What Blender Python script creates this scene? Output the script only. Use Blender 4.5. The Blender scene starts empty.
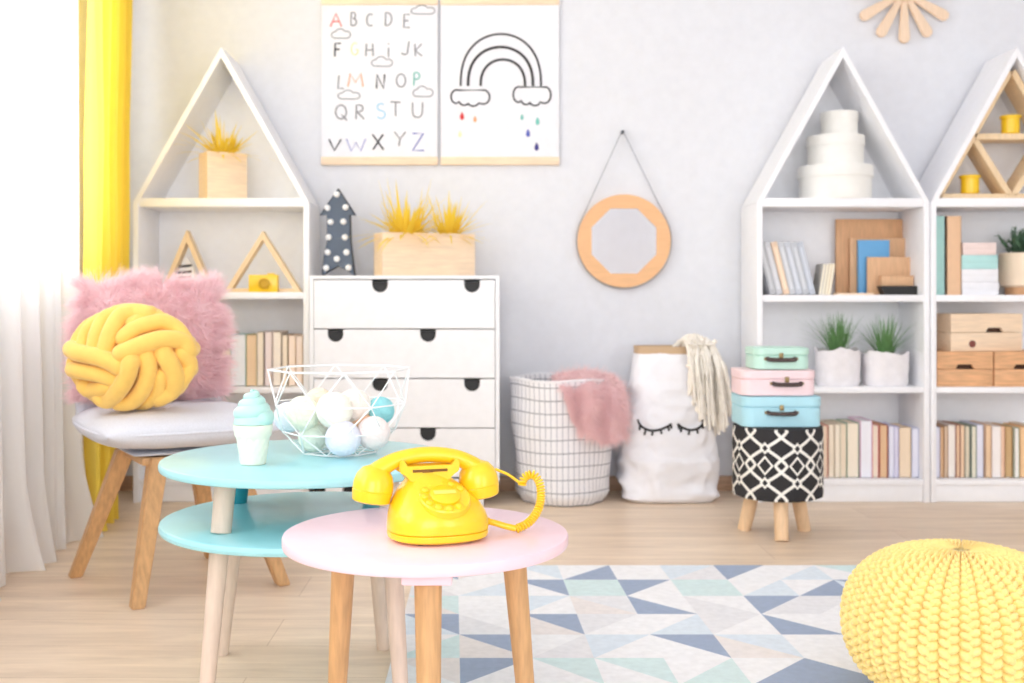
import bpy, bmesh, math, random
from math import sin, cos, pi, radians, sqrt, atan2
from mathutils import Vector, Matrix, noise
from mathutils.bvhtree import BVHTree

R = random.Random(7)
sc = bpy.context.scene
COL = sc.collection

# ------------------------------------------------------------------ camera
F, VX, VY, HC = 1100.0, 490.0, 300.0, 0.717
cam = bpy.data.cameras.new('camera'); camo = bpy.data.objects.new('camera', cam); COL.objects.link(camo)
camo.location = (0, 0, HC); camo.rotation_euler = (pi/2, 0, 0)
cam.sensor_width = 36; cam.lens = F*36/1024
cam.shift_x = (512-VX)/1024; cam.shift_y = (VY-341.5)/1024
cam.dof.use_dof = True; cam.dof.focus_distance = 1.72; cam.dof.aperture_fstop = 5.6
sc.camera = camo

def PX(px, Y): return (px-VX)/F*Y
def PZ(py, Y): return HC-(py-VY)/F*Y
def P(px, py, Y): return Vector((PX(px, Y), Y, PZ(py, Y)))

# ------------------------------------------------------------------ world, light, exposure
w = bpy.data.worlds.new('world'); sc.world = w; w.use_nodes = True
w.node_tree.nodes['Background'].inputs[0].default_value = (0.93, 0.97, 1, 1)
w.node_tree.nodes['Background'].inputs[1].default_value = 3.0
sc.view_settings.view_transform = 'Standard'; sc.view_settings.look = 'None'
sc.view_settings.gamma = 1; sc.view_settings.use_curve_mapping = False
sc.view_settings.exposure = -0.47
sc.cycles.max_bounces = 10; sc.cycles.diffuse_bounces = 6; sc.cycles.transparent_max_bounces = 24
sc.cycles.use_denoising = True
sc.cycles.sample_clamp_indirect = 6

def area(name, loc, rot, sx, sy, power, col):
    l = bpy.data.lights.new(name, 'AREA'); l.shape = 'RECTANGLE'; l.size = sx; l.size_y = sy
    l.energy = power; l.color = col
    o = bpy.data.objects.new(name, l); COL.objects.link(o); o.location = loc; o.rotation_euler = rot
    return o
# daylight coming through the window in the left wall; the unseen rear pair is added fill
area('daylight_side_window', (-1.75, 1.95, 1.65), (0, radians(-90), 0), 1.6, 3.5, 100, (0.97, 0.985, 1.0))
area('added_rear_fill', (-0.2, -2.15, 1.2), (radians(90), 0, 0), 2.0, 2.1, 72, (0.93, 0.97, 1.0))
area('added_rear_fill', (2.35, -2.15, 1.2), (radians(90), 0, 0), 1.3, 2.1, 50, (0.93, 0.97, 1.0))

# ------------------------------------------------------------------ materials
def lin(c):
    return tuple(((x/255)/12.92 if x/255 <= .04045 else ((x/255+.055)/1.055)**2.4) for x in c)
MATS = {}
def nt(m):
    m.use_nodes = True; t = m.node_tree
    return t, t.nodes['Principled BSDF']
def mat(name, rgb, rough=.5, var=0, scale=30, bump=0, bscale=200, spec=.5, sheen=0, coat=0, metal=0, sub=0, stretch=None):
    if name in MATS: return MATS[name]
    m = bpy.data.materials.new(name); t, b = nt(m)
    c = lin(rgb); b.inputs['Base Color'].default_value = (*c, 1); b.inputs['Roughness'].default_value = rough
    b.inputs['Specular IOR Level'].default_value = spec; b.inputs['Metallic'].default_value = metal
    if sheen: b.inputs['Sheen Weight'].default_value = sheen; b.inputs['Sheen Roughness'].default_value = .5
    if coat: b.inputs['Coat Weight'].default_value = coat; b.inputs['Coat Roughness'].default_value = .1
    co = t.nodes.new('ShaderNodeTexCoord'); src = co.outputs['Object']
    if stretch:
        mp = t.nodes.new('ShaderNodeMapping'); mp.inputs['Scale'].default_value = stretch
        t.links.new(src, mp.inputs[0]); src = mp.outputs[0]
    n = t.nodes.new('ShaderNodeTexNoise'); n.inputs['Scale'].default_value = scale; n.inputs['Detail'].default_value = 4
    t.links.new(src, n.inputs['Vector'])
    r = t.nodes.new('ShaderNodeValToRGB'); v = var or .02
    r.color_ramp.elements[0].position = .3; r.color_ramp.elements[1].position = .7
    r.color_ramp.elements[0].color = (*[x*(1-v) for x in c], 1); r.color_ramp.elements[1].color = (*[min(1, x*(1+v)) for x in c], 1)
    t.links.new(n.outputs['Fac'], r.inputs[0]); t.links.new(r.outputs[0], b.inputs['Base Color'])
    if bump:
        n2 = t.nodes.new('ShaderNodeTexNoise'); n2.inputs['Scale'].default_value = bscale; t.links.new(src, n2.inputs['Vector'])
        bp = t.nodes.new('ShaderNodeBump'); bp.inputs['Strength'].default_value = bump; bp.inputs['Distance'].default_value = .003
        t.links.new(n2.outputs['Fac'], bp.inputs['Height']); t.links.new(bp.outputs[0], b.inputs['Normal'])
    MATS[name] = m; return m
def wood(name, rgb, axis='z', rough=.5, var=.16, scale=14):
    st = {'x': (1, 9, 9), 'y': (9, 1, 9), 'z': (9, 9, 1)}[axis]
    return mat(name, rgb, rough, var=var, scale=scale, stretch=st, bump=.05, bscale=scale*2)

WHITE = mat('white_lacquer', (243, 243, 245), .45)
SHELFW = mat('white_painted_board', (247, 247, 250), .5)
WALLM = mat('white_wall_paint', (228, 229, 234), .85, bump=.03)
OAK = wood('oak_leg', (208, 162, 112), 'z', .45, .14)
BEECH = wood('pale_beech', (226, 204, 186), 'z', .5, .06)
PINE = wood('pale_pine', (246, 220, 190), 'x', .55, .08)
PINEV = wood('pale_pine_upright', (236, 204, 168), 'z', .55, .1)
TANW = wood('tan_wood', (214, 166, 124), 'z', .55, .12)
TANL = wood('light_tan_wood', (222, 178, 138), 'z', .6, .08)
PINER = wood('red_pine', (224, 172, 126), 'x', .5, .2)
PEACH = wood('peach_plywood', (238, 186, 136), 'x', .5, .05)
TEAL = mat('sky_turquoise_lacquer', (166, 225, 231), .3, coat=.2)
TEALD = mat('deep_teal_lacquer', (40, 150, 165), .4)
PINKL = mat('pale_pink_lacquer', (248, 213, 223), .3, coat=.2)
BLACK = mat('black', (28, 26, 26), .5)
YPL = mat('yellow_plastic', (250, 206, 34), .3, coat=.3)
YPLD = mat('dark_yellow_plastic', (205, 160, 20), .4)
GREYF = mat('pale_grey_linen', (222, 223, 231), .9, var=.05, scale=300, bump=.3, bscale=500)
YKNIT = mat('yellow_jersey', (250, 204, 104), .85, var=.03, scale=60, sheen=.3, bump=.15, bscale=600)
YPOUF = mat('yellow_knit', (252, 222, 140), .9, var=.05, scale=50, sheen=.3, bump=.3, bscale=300)
GGRASS = mat('green_grass', (108, 152, 92), .7, var=.25, scale=40)
GDARK = mat('dark_green_leaf', (88, 120, 92), .7, var=.25, scale=40)
PAPER = mat('white_paper', (245, 245, 248), .8)
CREAM = mat('macrame_cream', (250, 243, 232), .9, var=.06, scale=60)
BAGM = mat('white_paper_bag', (247, 247, 252), .75, bump=.25, bscale=18)
SLATE = mat('slate_blue_board', (84, 96, 112), .5)
SLATED = mat('slate_blue_edge', (48, 54, 66), .5)
BULB = mat('white_bulb', (250, 250, 250), .3)
BRASS = mat('aged_brass', (150, 130, 90), .4, metal=.6)
DARKB = mat('dark_brown_leather', (70, 52, 48), .5)
GREYS = mat('grey_leather_strap', (165, 168, 175), .6)

def cloth_mat(name, rgb, transp, trans, tcol=None):
    m = bpy.data.materials.new(name); m.use_nodes = True; t = m.node_tree; t.nodes.clear()
    o = t.nodes.new('ShaderNodeOutputMaterial'); d = t.nodes.new('ShaderNodeBsdfDiffuse'); tl = t.nodes.new('ShaderNodeBsdfTranslucent'); tr = t.nodes.new('ShaderNodeBsdfTransparent')
    d.inputs[0].default_value = (*lin(rgb), 1); tl.inputs[0].default_value = (*lin(tcol or rgb), 1)
    co = t.nodes.new('ShaderNodeTexCoord'); nn = t.nodes.new('ShaderNodeTexNoise'); nn.inputs['Scale'].default_value = 400
    t.links.new(co.outputs['Object'], nn.inputs['Vector']); bp = t.nodes.new('ShaderNodeBump'); bp.inputs['Strength'].default_value = .1; bp.inputs['Distance'].default_value = .001
    t.links.new(nn.outputs['Fac'], bp.inputs['Height']); t.links.new(bp.outputs[0], d.inputs['Normal'])
    a = t.nodes.new('ShaderNodeMixShader'); a.inputs[0].default_value = trans; t.links.new(d.outputs[0], a.inputs[1]); t.links.new(tl.outputs[0], a.inputs[2])
    c = t.nodes.new('ShaderNodeMixShader'); c.inputs[0].default_value = transp; t.links.new(a.outputs[0], c.inputs[1]); t.links.new(tr.outputs[0], c.inputs[2])
    t.links.new(c.outputs[0], o.inputs[0]); return m
PINKF = cloth_mat('pink_fur', (255, 232, 235), 0, .45)
PINKT = cloth_mat('pink_throw_fur', (254, 230, 231), 0, .45)
YGRASS = cloth_mat('yellow_grass', (253, 226, 92), 0, .4)

# ------------------------------------------------------------------ mesh helpers
def setm(bm, faces, m):
    for f in faces: f.material_index = m
def box(bm, c, s, bev=0, seg=2, m=0, rot=None, taper=None):
    r = bmesh.ops.create_cube(bm, size=1)
    vs = r['verts']
    for v in vs:
        p = Vector((v.co.x*s[0], v.co.y*s[1], v.co.z*s[2]))
        if taper and v.co.z > 0: p.x *= taper; p.y *= taper
        if rot: p = rot @ p
        v.co = p+Vector(c)
    fs = {f for v in vs for f in v.link_faces}; setm(bm, fs, m)
    if bev:
        es = {e for v in vs for e in v.link_edges}
        r2 = bmesh.ops.bevel(bm, geom=list(es), offset=bev, segments=seg, affect='EDGES', profile=.5)
        setm(bm, r2['faces'], m)
def bx(bm, x0, x1, y0, y1, z0, z1, bev=0, m=0, seg=2):
    box(bm, ((x0+x1)/2, (y0+y1)/2, (z0+z1)/2), (abs(x1-x0), abs(y1-y0), abs(z1-z0)), bev, seg, m)
def spline(pts, n=6, closed=False):
    pts = [Vector(p) for p in pts]; out = []; N = len(pts)
    rng = range(N if closed else N-1)
    for i in rng:
        g = (lambda k: pts[k % N]) if closed else (lambda k: pts[max(0, min(N-1, k))])
        a, b, c, d = g(i-1), g(i), g(i+1), g(i+2)
        for k in range(n):
            t = k/n
            out.append(.5*((2*b)+(c-a)*t+(2*a-5*b+4*c-d)*t*t+(3*b-a-3*c+d)*t**3))
    if not closed: out.append(pts[-1])
    return out
def tube(bm, pts, r, seg=8, closed=False, caps=True, m=0, flat=1.0, up=None, rnd=False):
    pts = [Vector(p) for p in pts]; N = len(pts)
    rs = r if isinstance(r, (list, tuple)) else [r]*N
    if rnd and not closed:   # rounded ends
        d0 = (pts[0]-pts[1]).normalized(); d1 = (pts[-1]-pts[-2]).normalized()
        pre, post = [], []; pr, por = [], []
        for a in (15, 40, 65):
            A = radians(90-a)
            pre.append(pts[0]+d0*rs[0]*sin(A)); pr.append(rs[0]*cos(A))
        for a in (65, 40, 15):
            A = radians(90-a)
            post.append(pts[-1]+d1*rs[-1]*sin(A)); por.append(rs[-1]*cos(A))
        pts = pre+pts+post; rs = pr+list(rs)+por; N = len(pts)
    tang = []
    for i in range(N):
        a = pts[i-1] if (i > 0 or closed) else pts[i]
        b = pts[(i+1) % N] if (i < N-1 or closed) else pts[i]
        t = b-a
        tang.append(t.normalized() if t.length > 1e-9 else Vector((0, 0, 1)))
    t0 = tang[0]; u = Vector(up) if up else (Vector((0, 0, 1)) if abs(t0.z) < .9 else Vector((1, 0, 0)))
    nrm = (u-t0*u.dot(t0)).normalized(); rings = []
    for i in range(N):
        t = tang[i]; nrm = (nrm-t*nrm.dot(t))
        nrm = nrm.normalized() if nrm.length > 1e-8 else t.orthogonal().normalized()
        bi = t.cross(nrm)
        rings.append([bm.verts.new(pts[i]+(nrm*cos(2*pi*k/seg)*flat+bi*sin(2*pi*k/seg))*rs[i]) for k in range(seg)])
    for i in range(N if closed else N-1):
        A, B = rings[i], rings[(i+1) % N]
        for k in range(seg):
            f = bm.faces.new((A[k], A[(k+1) % seg], B[(k+1) % seg], B[k])); f.material_index = m
    if caps and not closed:
        bm.faces.new(rings[0][::-1]).material_index = m; bm.faces.new(rings[-1]).material_index = m
def lathe(bm, prof, seg=40, c=(0, 0, 0), m=0, fx=1, fy=1, mx=None, capb=True, capt=True, warp=None):
    rings = []
    for (r, z) in prof:
        ring = []
        for k in range(seg):
            a = 2*pi*k/seg; p = Vector((r*cos(a)*fx, r*sin(a)*fy, z))
            if warp: p = warp(p, a)
            if mx: p = mx @ p
            ring.append(bm.verts.new(p+Vector(c)))
        rings.append(ring)
    for i in range(len(rings)-1):
        A, B = rings[i], rings[i+1]
        for k in range(seg):
            f = bm.faces.new((A[k], A[(k+1) % seg], B[(k+1) % seg], B[k])); f.material_index = m
    if capb: bm.faces.new(rings[0][::-1]).material_index = m
    if capt: bm.faces.new(rings[-1]).material_index = m
def prism(bm, poly, y0, y1, m=0, bev=0):      # outline in x,z pushed along y
    a = [bm.verts.new((x, y0, z)) for x, z in poly]; b = [bm.verts.new((x, y1, z)) for x, z in poly]
    fs = [bm.faces.new(a), bm.faces.new(b[::-1])]
    n = len(poly)
    for i in range(n): fs.append(bm.faces.new((a[i], b[i], b[(i+1) % n], a[(i+1) % n])))
    setm(bm, fs, m)
    if bev:
        r2 = bmesh.ops.bevel(bm, geom=list({e for v in a+b for e in v.link_edges}), offset=bev, segments=2, affect='EDGES')
        setm(bm, r2['faces'], m)
def ring_slab(bm, outer, inner, y0, y1, m=0):  # two outlines with the same number of points
    n = len(outer)
    O0 = [bm.verts.new((x, y0, z)) for x, z in outer]; O1 = [bm.verts.new((x, y1, z)) for x, z in outer]
    I0 = [bm.verts.new((x, y0, z)) for x, z in inner]; I1 = [bm.verts.new((x, y1, z)) for x, z in inner]
    for i in range(n):
        j = (i+1) % n
        for q in ((O0[i], O0[j], I0[j], I0[i]), (O1[j], O1[i], I1[i], I1[j]), (O0[j], O0[i], O1[i], O1[j]), (I0[i], I0[j], I1[j], I1[i])):
            bm.faces.new(q).material_index = m
def sheet(bm, fn, nu, nv, m=0, wrapu=False):
    g = [[bm.verts.new(fn(i/nu, j/nv)) for j in range(nv+1)] for i in range(nu if wrapu else nu+1)]
    for i in range(nu):
        A = g[i]; B = g[(i+1) % len(g)]
        for j in range(nv): bm.faces.new((A[j], B[j], B[j+1], A[j+1])).material_index = m
    return g
def blade(bm, base, az, tilt, length, width, droop, seg=5, m=0, fold=0):
    d = Vector((cos(az)*sin(tilt), sin(az)*sin(tilt), cos(tilt))); side = Vector((-sin(az), cos(az), 0))
    if abs(side.x) < .5: side = (side+Vector((.6*(1 if side.x >= 0 else -1), 0, 0))).normalized()
    p = Vector(base); prev = None
    for i in range(seg+1):
        t = i/seg; ww = width*(1-t)**.7*(.6+.8*min(1, t*3))/1.4+.0002
        a = bm.verts.new(p-side*ww); b = bm.verts.new(p+side*ww)
        if prev: bm.faces.new((prev[0], prev[1], b, a)).material_index = m
        prev = (a, b)
        d = (d+Vector((0, 0, -droop/seg))).normalized(); p = p+d*length/seg
def strand(bm, p, d, length, width, grav, seg=3, m=0):
    side = d.cross(Vector((R.uniform(-1, 1), R.uniform(-1, 1), R.uniform(-1, 1))))
    side = side.normalized() if side.length > 1e-5 else Vector((1, 0, 0))
    curl = Vector((R.uniform(-1, 1), R.uniform(-1, 1), R.uniform(-1, 1)))*.5
    prev = None; p = p.copy()
    for i in range(seg+1):
        ww = width*(1-.85*i/seg)
        a = bm.verts.new(p-side*ww); b = bm.verts.new(p+side*ww)
        if prev: bm.faces.new((prev[0], prev[1], b, a)).material_index = m
        prev = (a, b); d = (d+curl/seg+Vector((0, 0, -grav/seg))).normalized(); p = p+d*length/seg

def tag(o, label=None, cat=None, group=None, kind=None):
    if label: o['label'] = label
    if cat: o['category'] = cat
    if group: o['group'] = group
    if kind: o['kind'] = kind
    return o
def thing(name, label, cat, loc=(0, 0, 0), rz=0, group=None, rx=0):
    o = bpy.data.objects.new(name, None); COL.objects.link(o); o.empty_display_size = .05
    o.location = loc; o.rotation_euler = (rx, 0, rz)
    return tag(o, label, cat, group)
def obj(name, bm, mats, parent=None, org=None, loc=None, rz=0, rx=0, ry=0, smooth=True, ang=38):
    """org: world point the vertices were measured from world zero; they are re-based to it."""
    me = bpy.data.meshes.new(name)
    bmesh.ops.recalc_face_normals(bm, faces=bm.faces[:])
    if org is not None: bmesh.ops.translate(bm, vec=-Vector(org), verts=bm.verts[:])
    bm.to_mesh(me); bm.free()
    for mm in (mats if isinstance(mats, (list, tuple)) else [mats]): me.materials.append(mm)
    if smooth:
        me.polygons.foreach_set('use_smooth', [True]*len(me.polygons)); me.set_sharp_from_angle(angle=radians(ang))
    o = bpy.data.objects.new(name, me); COL.objects.link(o)
    if parent: o.parent = parent
    if loc is not None: o.location = loc
    elif org is not None and parent is None: o.location = org
    o.rotation_euler = (rx, ry, rz)
    return o
def B(): return bmesh.new()
def struct(name, bm, m, **k): return tag(obj(name, bm, m, **k), kind='structure')

# ------------------------------------------------------------------ room
YW, XL, XR, YR, CE = 4.15, -1.42, 3.1, -1.9, 2.6
fm = bpy.data.materials.new('oak_laminate'); t, b = nt(fm)
co = t.nodes.new('ShaderNodeTexCoord')
br = t.nodes.new('ShaderNodeTexBrick'); br.inputs['Scale'].default_value = 1
br.inputs['Brick Width'].default_value = 1.25; br.inputs['Row Height'].default_value = .19
br.inputs['Mortar Size'].default_value = .0012; br.inputs['Mortar Smooth'].default_value = .5; br.offset = .37
br.inputs['Color1'].default_value = (*lin((240, 219, 195)), 1); br.inputs['Color2'].default_value = (*lin((233, 210, 185)), 1)
br.inputs['Mortar'].default_value = (*lin((205, 178, 152)), 1); br.inputs['Bias'].default_value = 0
t.links.new(co.outputs['Object'], br.inputs['Vector'])
mp = t.nodes.new('ShaderNodeMapping'); mp.inputs['Scale'].default_value = (1.1, 9, 1); t.links.new(co.outputs['Object'], mp.inputs[0])
n = t.nodes.new('ShaderNodeTexNoise'); n.inputs['Scale'].default_value = 2.2; n.inputs['Detail'].default_value = 8; n.inputs['Roughness'].default_value = .65; n.inputs['Distortion'].default_value = .6
t.links.new(mp.outputs[0], n.inputs['Vector'])
r = t.nodes.new('ShaderNodeValToRGB'); r.color_ramp.elements[0].position = .3; r.color_ramp.elements[1].position = .68
r.color_ramp.elements[0].color = (.80, .77, .74, 1); r.color_ramp.elements[1].color = (1.08, 1.08, 1.08, 1)
t.links.new(n.outputs['Fac'], r.inputs[0])
mx = t.nodes.new('ShaderNodeMix'); mx.data_type = 'RGBA'; mx.blend_type = 'MULTIPLY'; mx.inputs[0].default_value = 1
t.links.new(br.outputs['Color'], mx.inputs[6]); t.links.new(r.outputs[0], mx.inputs[7]); t.links.new(mx.outputs[2], b.inputs['Base Color'])
b.inputs['Roughness'].default_value = .38; b.inputs['Specular IOR Level'].default_value = .4

m = B(); bx(m, XL-.2, XR+.2, YR-.3, YW+.2, -.1, 0); struct('floor', m, fm, smooth=False)
m = B(); bx(m, XL-.2, XR+.2, YR-.3, YW+.2, CE, CE+.1); struct('ceiling', m, mat('ceiling_paint', (222, 222, 226), .9), smooth=False)
m = B(); bx(m, XL-.2, XR+.2, YW, YW+.15, 0, CE); struct('wall_back', m, WALLM, smooth=False)
m = B(); bx(m, XR, XR+.15, YR, YW, 0, CE); struct('wall_right', m, WALLM, smooth=False)
W0, W1, ZS, ZT = .25, 3.72, .82, 2.4     # side window opening
m = B(); bx(m, XL-.2, XL, YR, W0, 0, CE); bx(m, XL-.2, XL, W1, YW, 0, CE); bx(m, XL-.2, XL, W0, W1, 0, ZS); bx(m, XL-.2, XL, W0, W1, ZT, CE)
struct('wall_left', m, WALLM, smooth=False)
m = B()
for x0, x1 in ((XL-.2, -1.2), (.8, 1.7), (3.0, XR+.15)): bx(m, x0, x1, YR-.15, YR, 0, CE)
for x0, x1 in ((-1.2, .8), (1.7, 3.0)): bx(m, x0, x1, YR-.15, YR, 0, .15); bx(m, x0, x1, YR-.15, YR, 2.45, CE)
struct('wall_rear', m, WALLM, smooth=False)  # rear openings added for fill; pier between them set for the mirror reflection
gl = bpy.data.materials.new('window_glass'); gl.use_nodes = True; t = gl.node_tree; t.nodes.clear()
o_ = t.nodes.new('ShaderNodeOutputMaterial'); a_ = t.nodes.new('ShaderNodeBsdfTransparent'); g_ = t.nodes.new('ShaderNodeBsdfGlossy'); g_.inputs['Roughness'].default_value = .02
x_ = t.nodes.new('ShaderNodeMixShader'); x_.inputs[0].default_value = .05
t.links.new(a_.outputs[0], x_.inputs[1]); t.links.new(g_.outputs[0], x_.inputs[2]); t.links.new(x_.outputs[0], o_.inputs[0])
m = B()
for y in (W0, 1.4, 2.56, W1-.05): bx(m, XL-.12, XL-.06, y, y+.05, ZS, ZT)
bx(m, XL-.12, XL-.06, W0+.05, W1-.05, ZS, ZS+.05); bx(m, XL-.12, XL-.06, W0+.05, W1-.05, ZT-.05, ZT)
wf = struct('window_1', m, WHITE, smooth=False)
m = B(); bx(m, XL-.095, XL-.089, W0+.05, W1-.05, ZS+.05, ZT-.05); obj('window_pane', m, gl, wf, smooth=False)
m = B(); bx(m, XL-.06, XL+.035, W0, W1, ZS-.03, ZS+.0, .004); obj('window_sill', m, WHITE, wf)
for q, (x0, x1) in enumerate(((-1.2, .8), (1.7, 3.0))):  # unseen rear windows, added to let the fill light in
    m = B()
    for x in (x0, (x0+x1)/2, x1-.05): bx(m, x, x+.05, YR-.11, YR-.05, .15, 2.45)
    bx(m, x0+.05, x1-.05, YR-.11, YR-.05, .15, .2); bx(m, x0+.05, x1-.05, YR-.11, YR-.05, 2.4, 2.45)
    wf = struct('window_%d' % (q+2), m, WHITE, smooth=False)
    m = B(); bx(m, x0+.05, x1-.05, YR-.083, YR-.077, .2, 2.4); obj('window_pane', m, gl, wf, smooth=False)
SKIRT = wood('oak_skirting', (196, 160, 132), 'x', .5)
m = B(); bx(m, XL+.001, XR-.001, YW-.014, YW-.0005, 0, .055, .003); struct('baseboard_back', m, SKIRT)
m = B(); bx(m, XL+.0005, XL+.014, YR+.01, YW-.02, 0, .055, .003); struct('baseboard_left', m, SKIRT)

# ------------------------------------------------------------------ curtains
SHEER = cloth_mat('white_voile', (255, 254, 253), .22, .42)
YCURT = cloth_mat('yellow_curtain_cloth', (253, 230, 112), 0, .5, (255, 237, 132))
def sheer(u, v):     # u along the window, v down
    y = 1.0+2.42*u; z = 2.5-2.497*v
    fold = .028*sin(u*2*pi*17+.6*sin(u*23))*(.5+.7*v)+.012*sin(u*2*pi*41+2*v)
    x = -1.285+fold+.03*v*v
    if v > .9: x += (v-.9)**1.5*1.6*(.5+.5*sin(u*41)); y += (v-.9)**1.5*.8*sin(u*60)
    return Vector((x, y+.01*sin(v*9+u*30), z))
m = B(); sheet(m, sheer, 420, 90)
tag(obj('sheer_curtain', m, SHEER), 'sheer white voile curtain hanging in front of the left window', 'curtain')
def ycurt(u, v):
    z = 2.5-2.492*v
    fl = .55+.35*v
    c0 = Vector((-1.262+.03*v*v, 3.46-.08*v*v)); c1 = Vector((-1.300+.055*v**3, 3.98-.32*v*v))
    p = c0.lerp(c1, u); nrm = Vector((.95, -.28))
    a = (1-.62*u)*.05*fl*sin(u*2*pi*4.6+.5*sin(v*3))+.018*sin(u*2*pi*9+1.5*v)
    a += .02*v*noise.noise(Vector((u*6, v*5, 1)))
    p = p+nrm*a
    if v > .94: p += nrm*(v-.94)*.7*(1-u)*sin(u*19)
    return Vector((p.x, p.y, z))
m = B(); sheet(m, ycurt, 140, 60)
tag(obj('yellow_curtain', m, YCURT), 'bright yellow floor-length curtain gathered beside the window, behind the chair', 'curtain')
m = B(); tube(m, [(-1.26, .9, 2.53), (-1.26, 4.08, 2.53)], .012, 10)
for y in (1.0, 4.04): tube(m, [(-1.26, y, 2.53), (XL+.001, y, 2.53)], .006, 6)
tag(obj('curtain_rail', m, WHITE), 'white curtain rail above the left window', 'curtain rail')

# ------------------------------------------------------------------ house bookcases
YF = 3.89; ZE, ZP = 1.062, 1.613
S1, S2, S3, S4 = 1.078, .745, .408, .08
def house(x0, wd, label, S2=S2):
    t = thing('house_bookcase', label, 'bookcase', (x0+wd/2, YF, 0), group='white house-shaped bookcases')
    h = wd/2; D = .25; th = .02
    for s in (-1, 1):
        m = B(); bx(m, s*h, s*(h-th), 0, D, 0, ZE, .0015); obj('side_panel', m, SHELFW, t)
        tv = th*1.9
        m = B(); prism(m, [(s*h, ZE+.0005), (s*.0002, ZP), (s*.0002, ZP-tv), (s*(h-th), ZE+.0005)], 0, D, bev=.001); obj('roof_panel', m, SHELFW, t)
    for z, tt in ((S1, .031), (S2, .024), (S3, .02), (S4, .018)):
        m = B(); bx(m, -h+th+.0005, h-th-.0005, .003, D-.009, z-tt, z, .001); obj('shelf', m, SHELFW, t)
    m = B(); bx(m, -h+th+.0005, h-th-.0005, .012, .026, 0.001, S4-.019, .001); obj('plinth', m, SHELFW, t)
    m = B(); prism(m, [(-h+th, .001), (h-th, .001), (h-th, ZE), (0, ZP-tv-.001), (-h+th, ZE)], D-.008, D-.001); obj('back_panel', m, SHELFW, t)
HX1, HW1 = PX(133, YF), PX(309, YF)-PX(133, YF)
HX2 = PX(757, YF); HW2 = .611; HX3 = HX2+HW2+.004
house(HX1, HW1, 'white house-shaped bookcase left of the drawer chest, behind the chair')
house(HX2, HW2, 'white house-shaped bookcase behind the lattice stool, with round white boxes in its roof', S2=.735)
house(HX3, HW2, 'white house-shaped bookcase at the right edge, triangle rack in its roof', S2=.735)

# ------------------------------------------------------------------ drawer chest
CY = 3.83; cx0, cx1 = PX(309.5, CY), PX(499.5, CY); cz1 = PZ(275.5, CY); cz0 = PZ(485, CY)
t = thing('drawer_chest', 'white chest with half-round black finger holes, beneath the arrow light', 'chest of drawers', ((cx0+cx1)/2, CY, 0))
cw = (cx1-cx0)/2; D = .295
m = B()
bx(m, -cw, -cw+.014, 0, D, cz0, cz1-.012); bx(m, cw-.014, cw, 0, D, cz0, cz1-.012)
bx(m, -cw, cw, 0, D, cz1-.012, cz1); bx(m, -cw, cw, 0, D, cz0, cz0+.012); bx(m, -cw+.014, cw-.014, D-.01, D-.001, cz0+.012, cz1-.012)
obj('carcass', m, WHITE, t, smooth=False)
nd = 4; z_top = PZ(280, CY); dh = (PZ(280, CY)-PZ(478, CY))/4
for k in range(4):
    zt = z_top-k*dh; zb = zt-dh+.004
    hs = [PX(380, CY), PX(472, CY)] if k % 2 == 0 else [PX(335.5, CY), PX(428, CY)]
    hs = [h-(cx0+cx1)/2 for h in hs]
    # drawer front outlined with its half-round holes cut from the top edge
    poly = [(-cw+.016, zb), (cw-.016, zb), (cw-.016, zt)]
    for h in sorted(hs, reverse=True):
        rr = .0275
        poly += [(h+rr*cos(radians(a)), zt-.0135-rr*abs(sin(radians(a))) if a not in (0, 180) else zt-.0135) for a in range(0, 181, 15)][0:0]
        poly += [(h+rr, zt), (h+rr, zt-.016)]+[(h+rr*cos(radians(a)), zt-.016-rr*sin(radians(a))) for a in range(15, 180, 15)]+[(h-rr, zt-.016), (h-rr, zt)]
    poly += [(-cw+.016, zt)]
    m = B(); prism(m, poly, -.002, .013); d = obj('drawer', m, WHITE, t, smooth=False)
    for h in hs:
        m = B(); bx(m, h-.04, h+.04, .016, .06, zt-.055, zt-.004); tag(obj('finger_hole', m, BLACK, d, smooth=False), 'black half-round finger hole')
m = B(); bx(m, -cw+.016, cw-.016, -.002, .012, cz0+.012, PZ(479, CY)); obj('bottom_rail', m, WHITE, t, smooth=False)
for s in (-1, 1):
    for y in (.0, D-.04):
        m = B(); bx(m, s*(cw-.055), s*(cw-.115), y, y+.04, 0, cz0-.0005, .002); obj('leg', m, WHITE, t)
m = B(); bx(m, -cw+.006, cw-.12, .05, .07, .001, cz0-.0006); obj('shade_strip', m, BLACK, t, smooth=False)  # black strip stands in for the deep shade beneath the chest
CT = cz1

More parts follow.
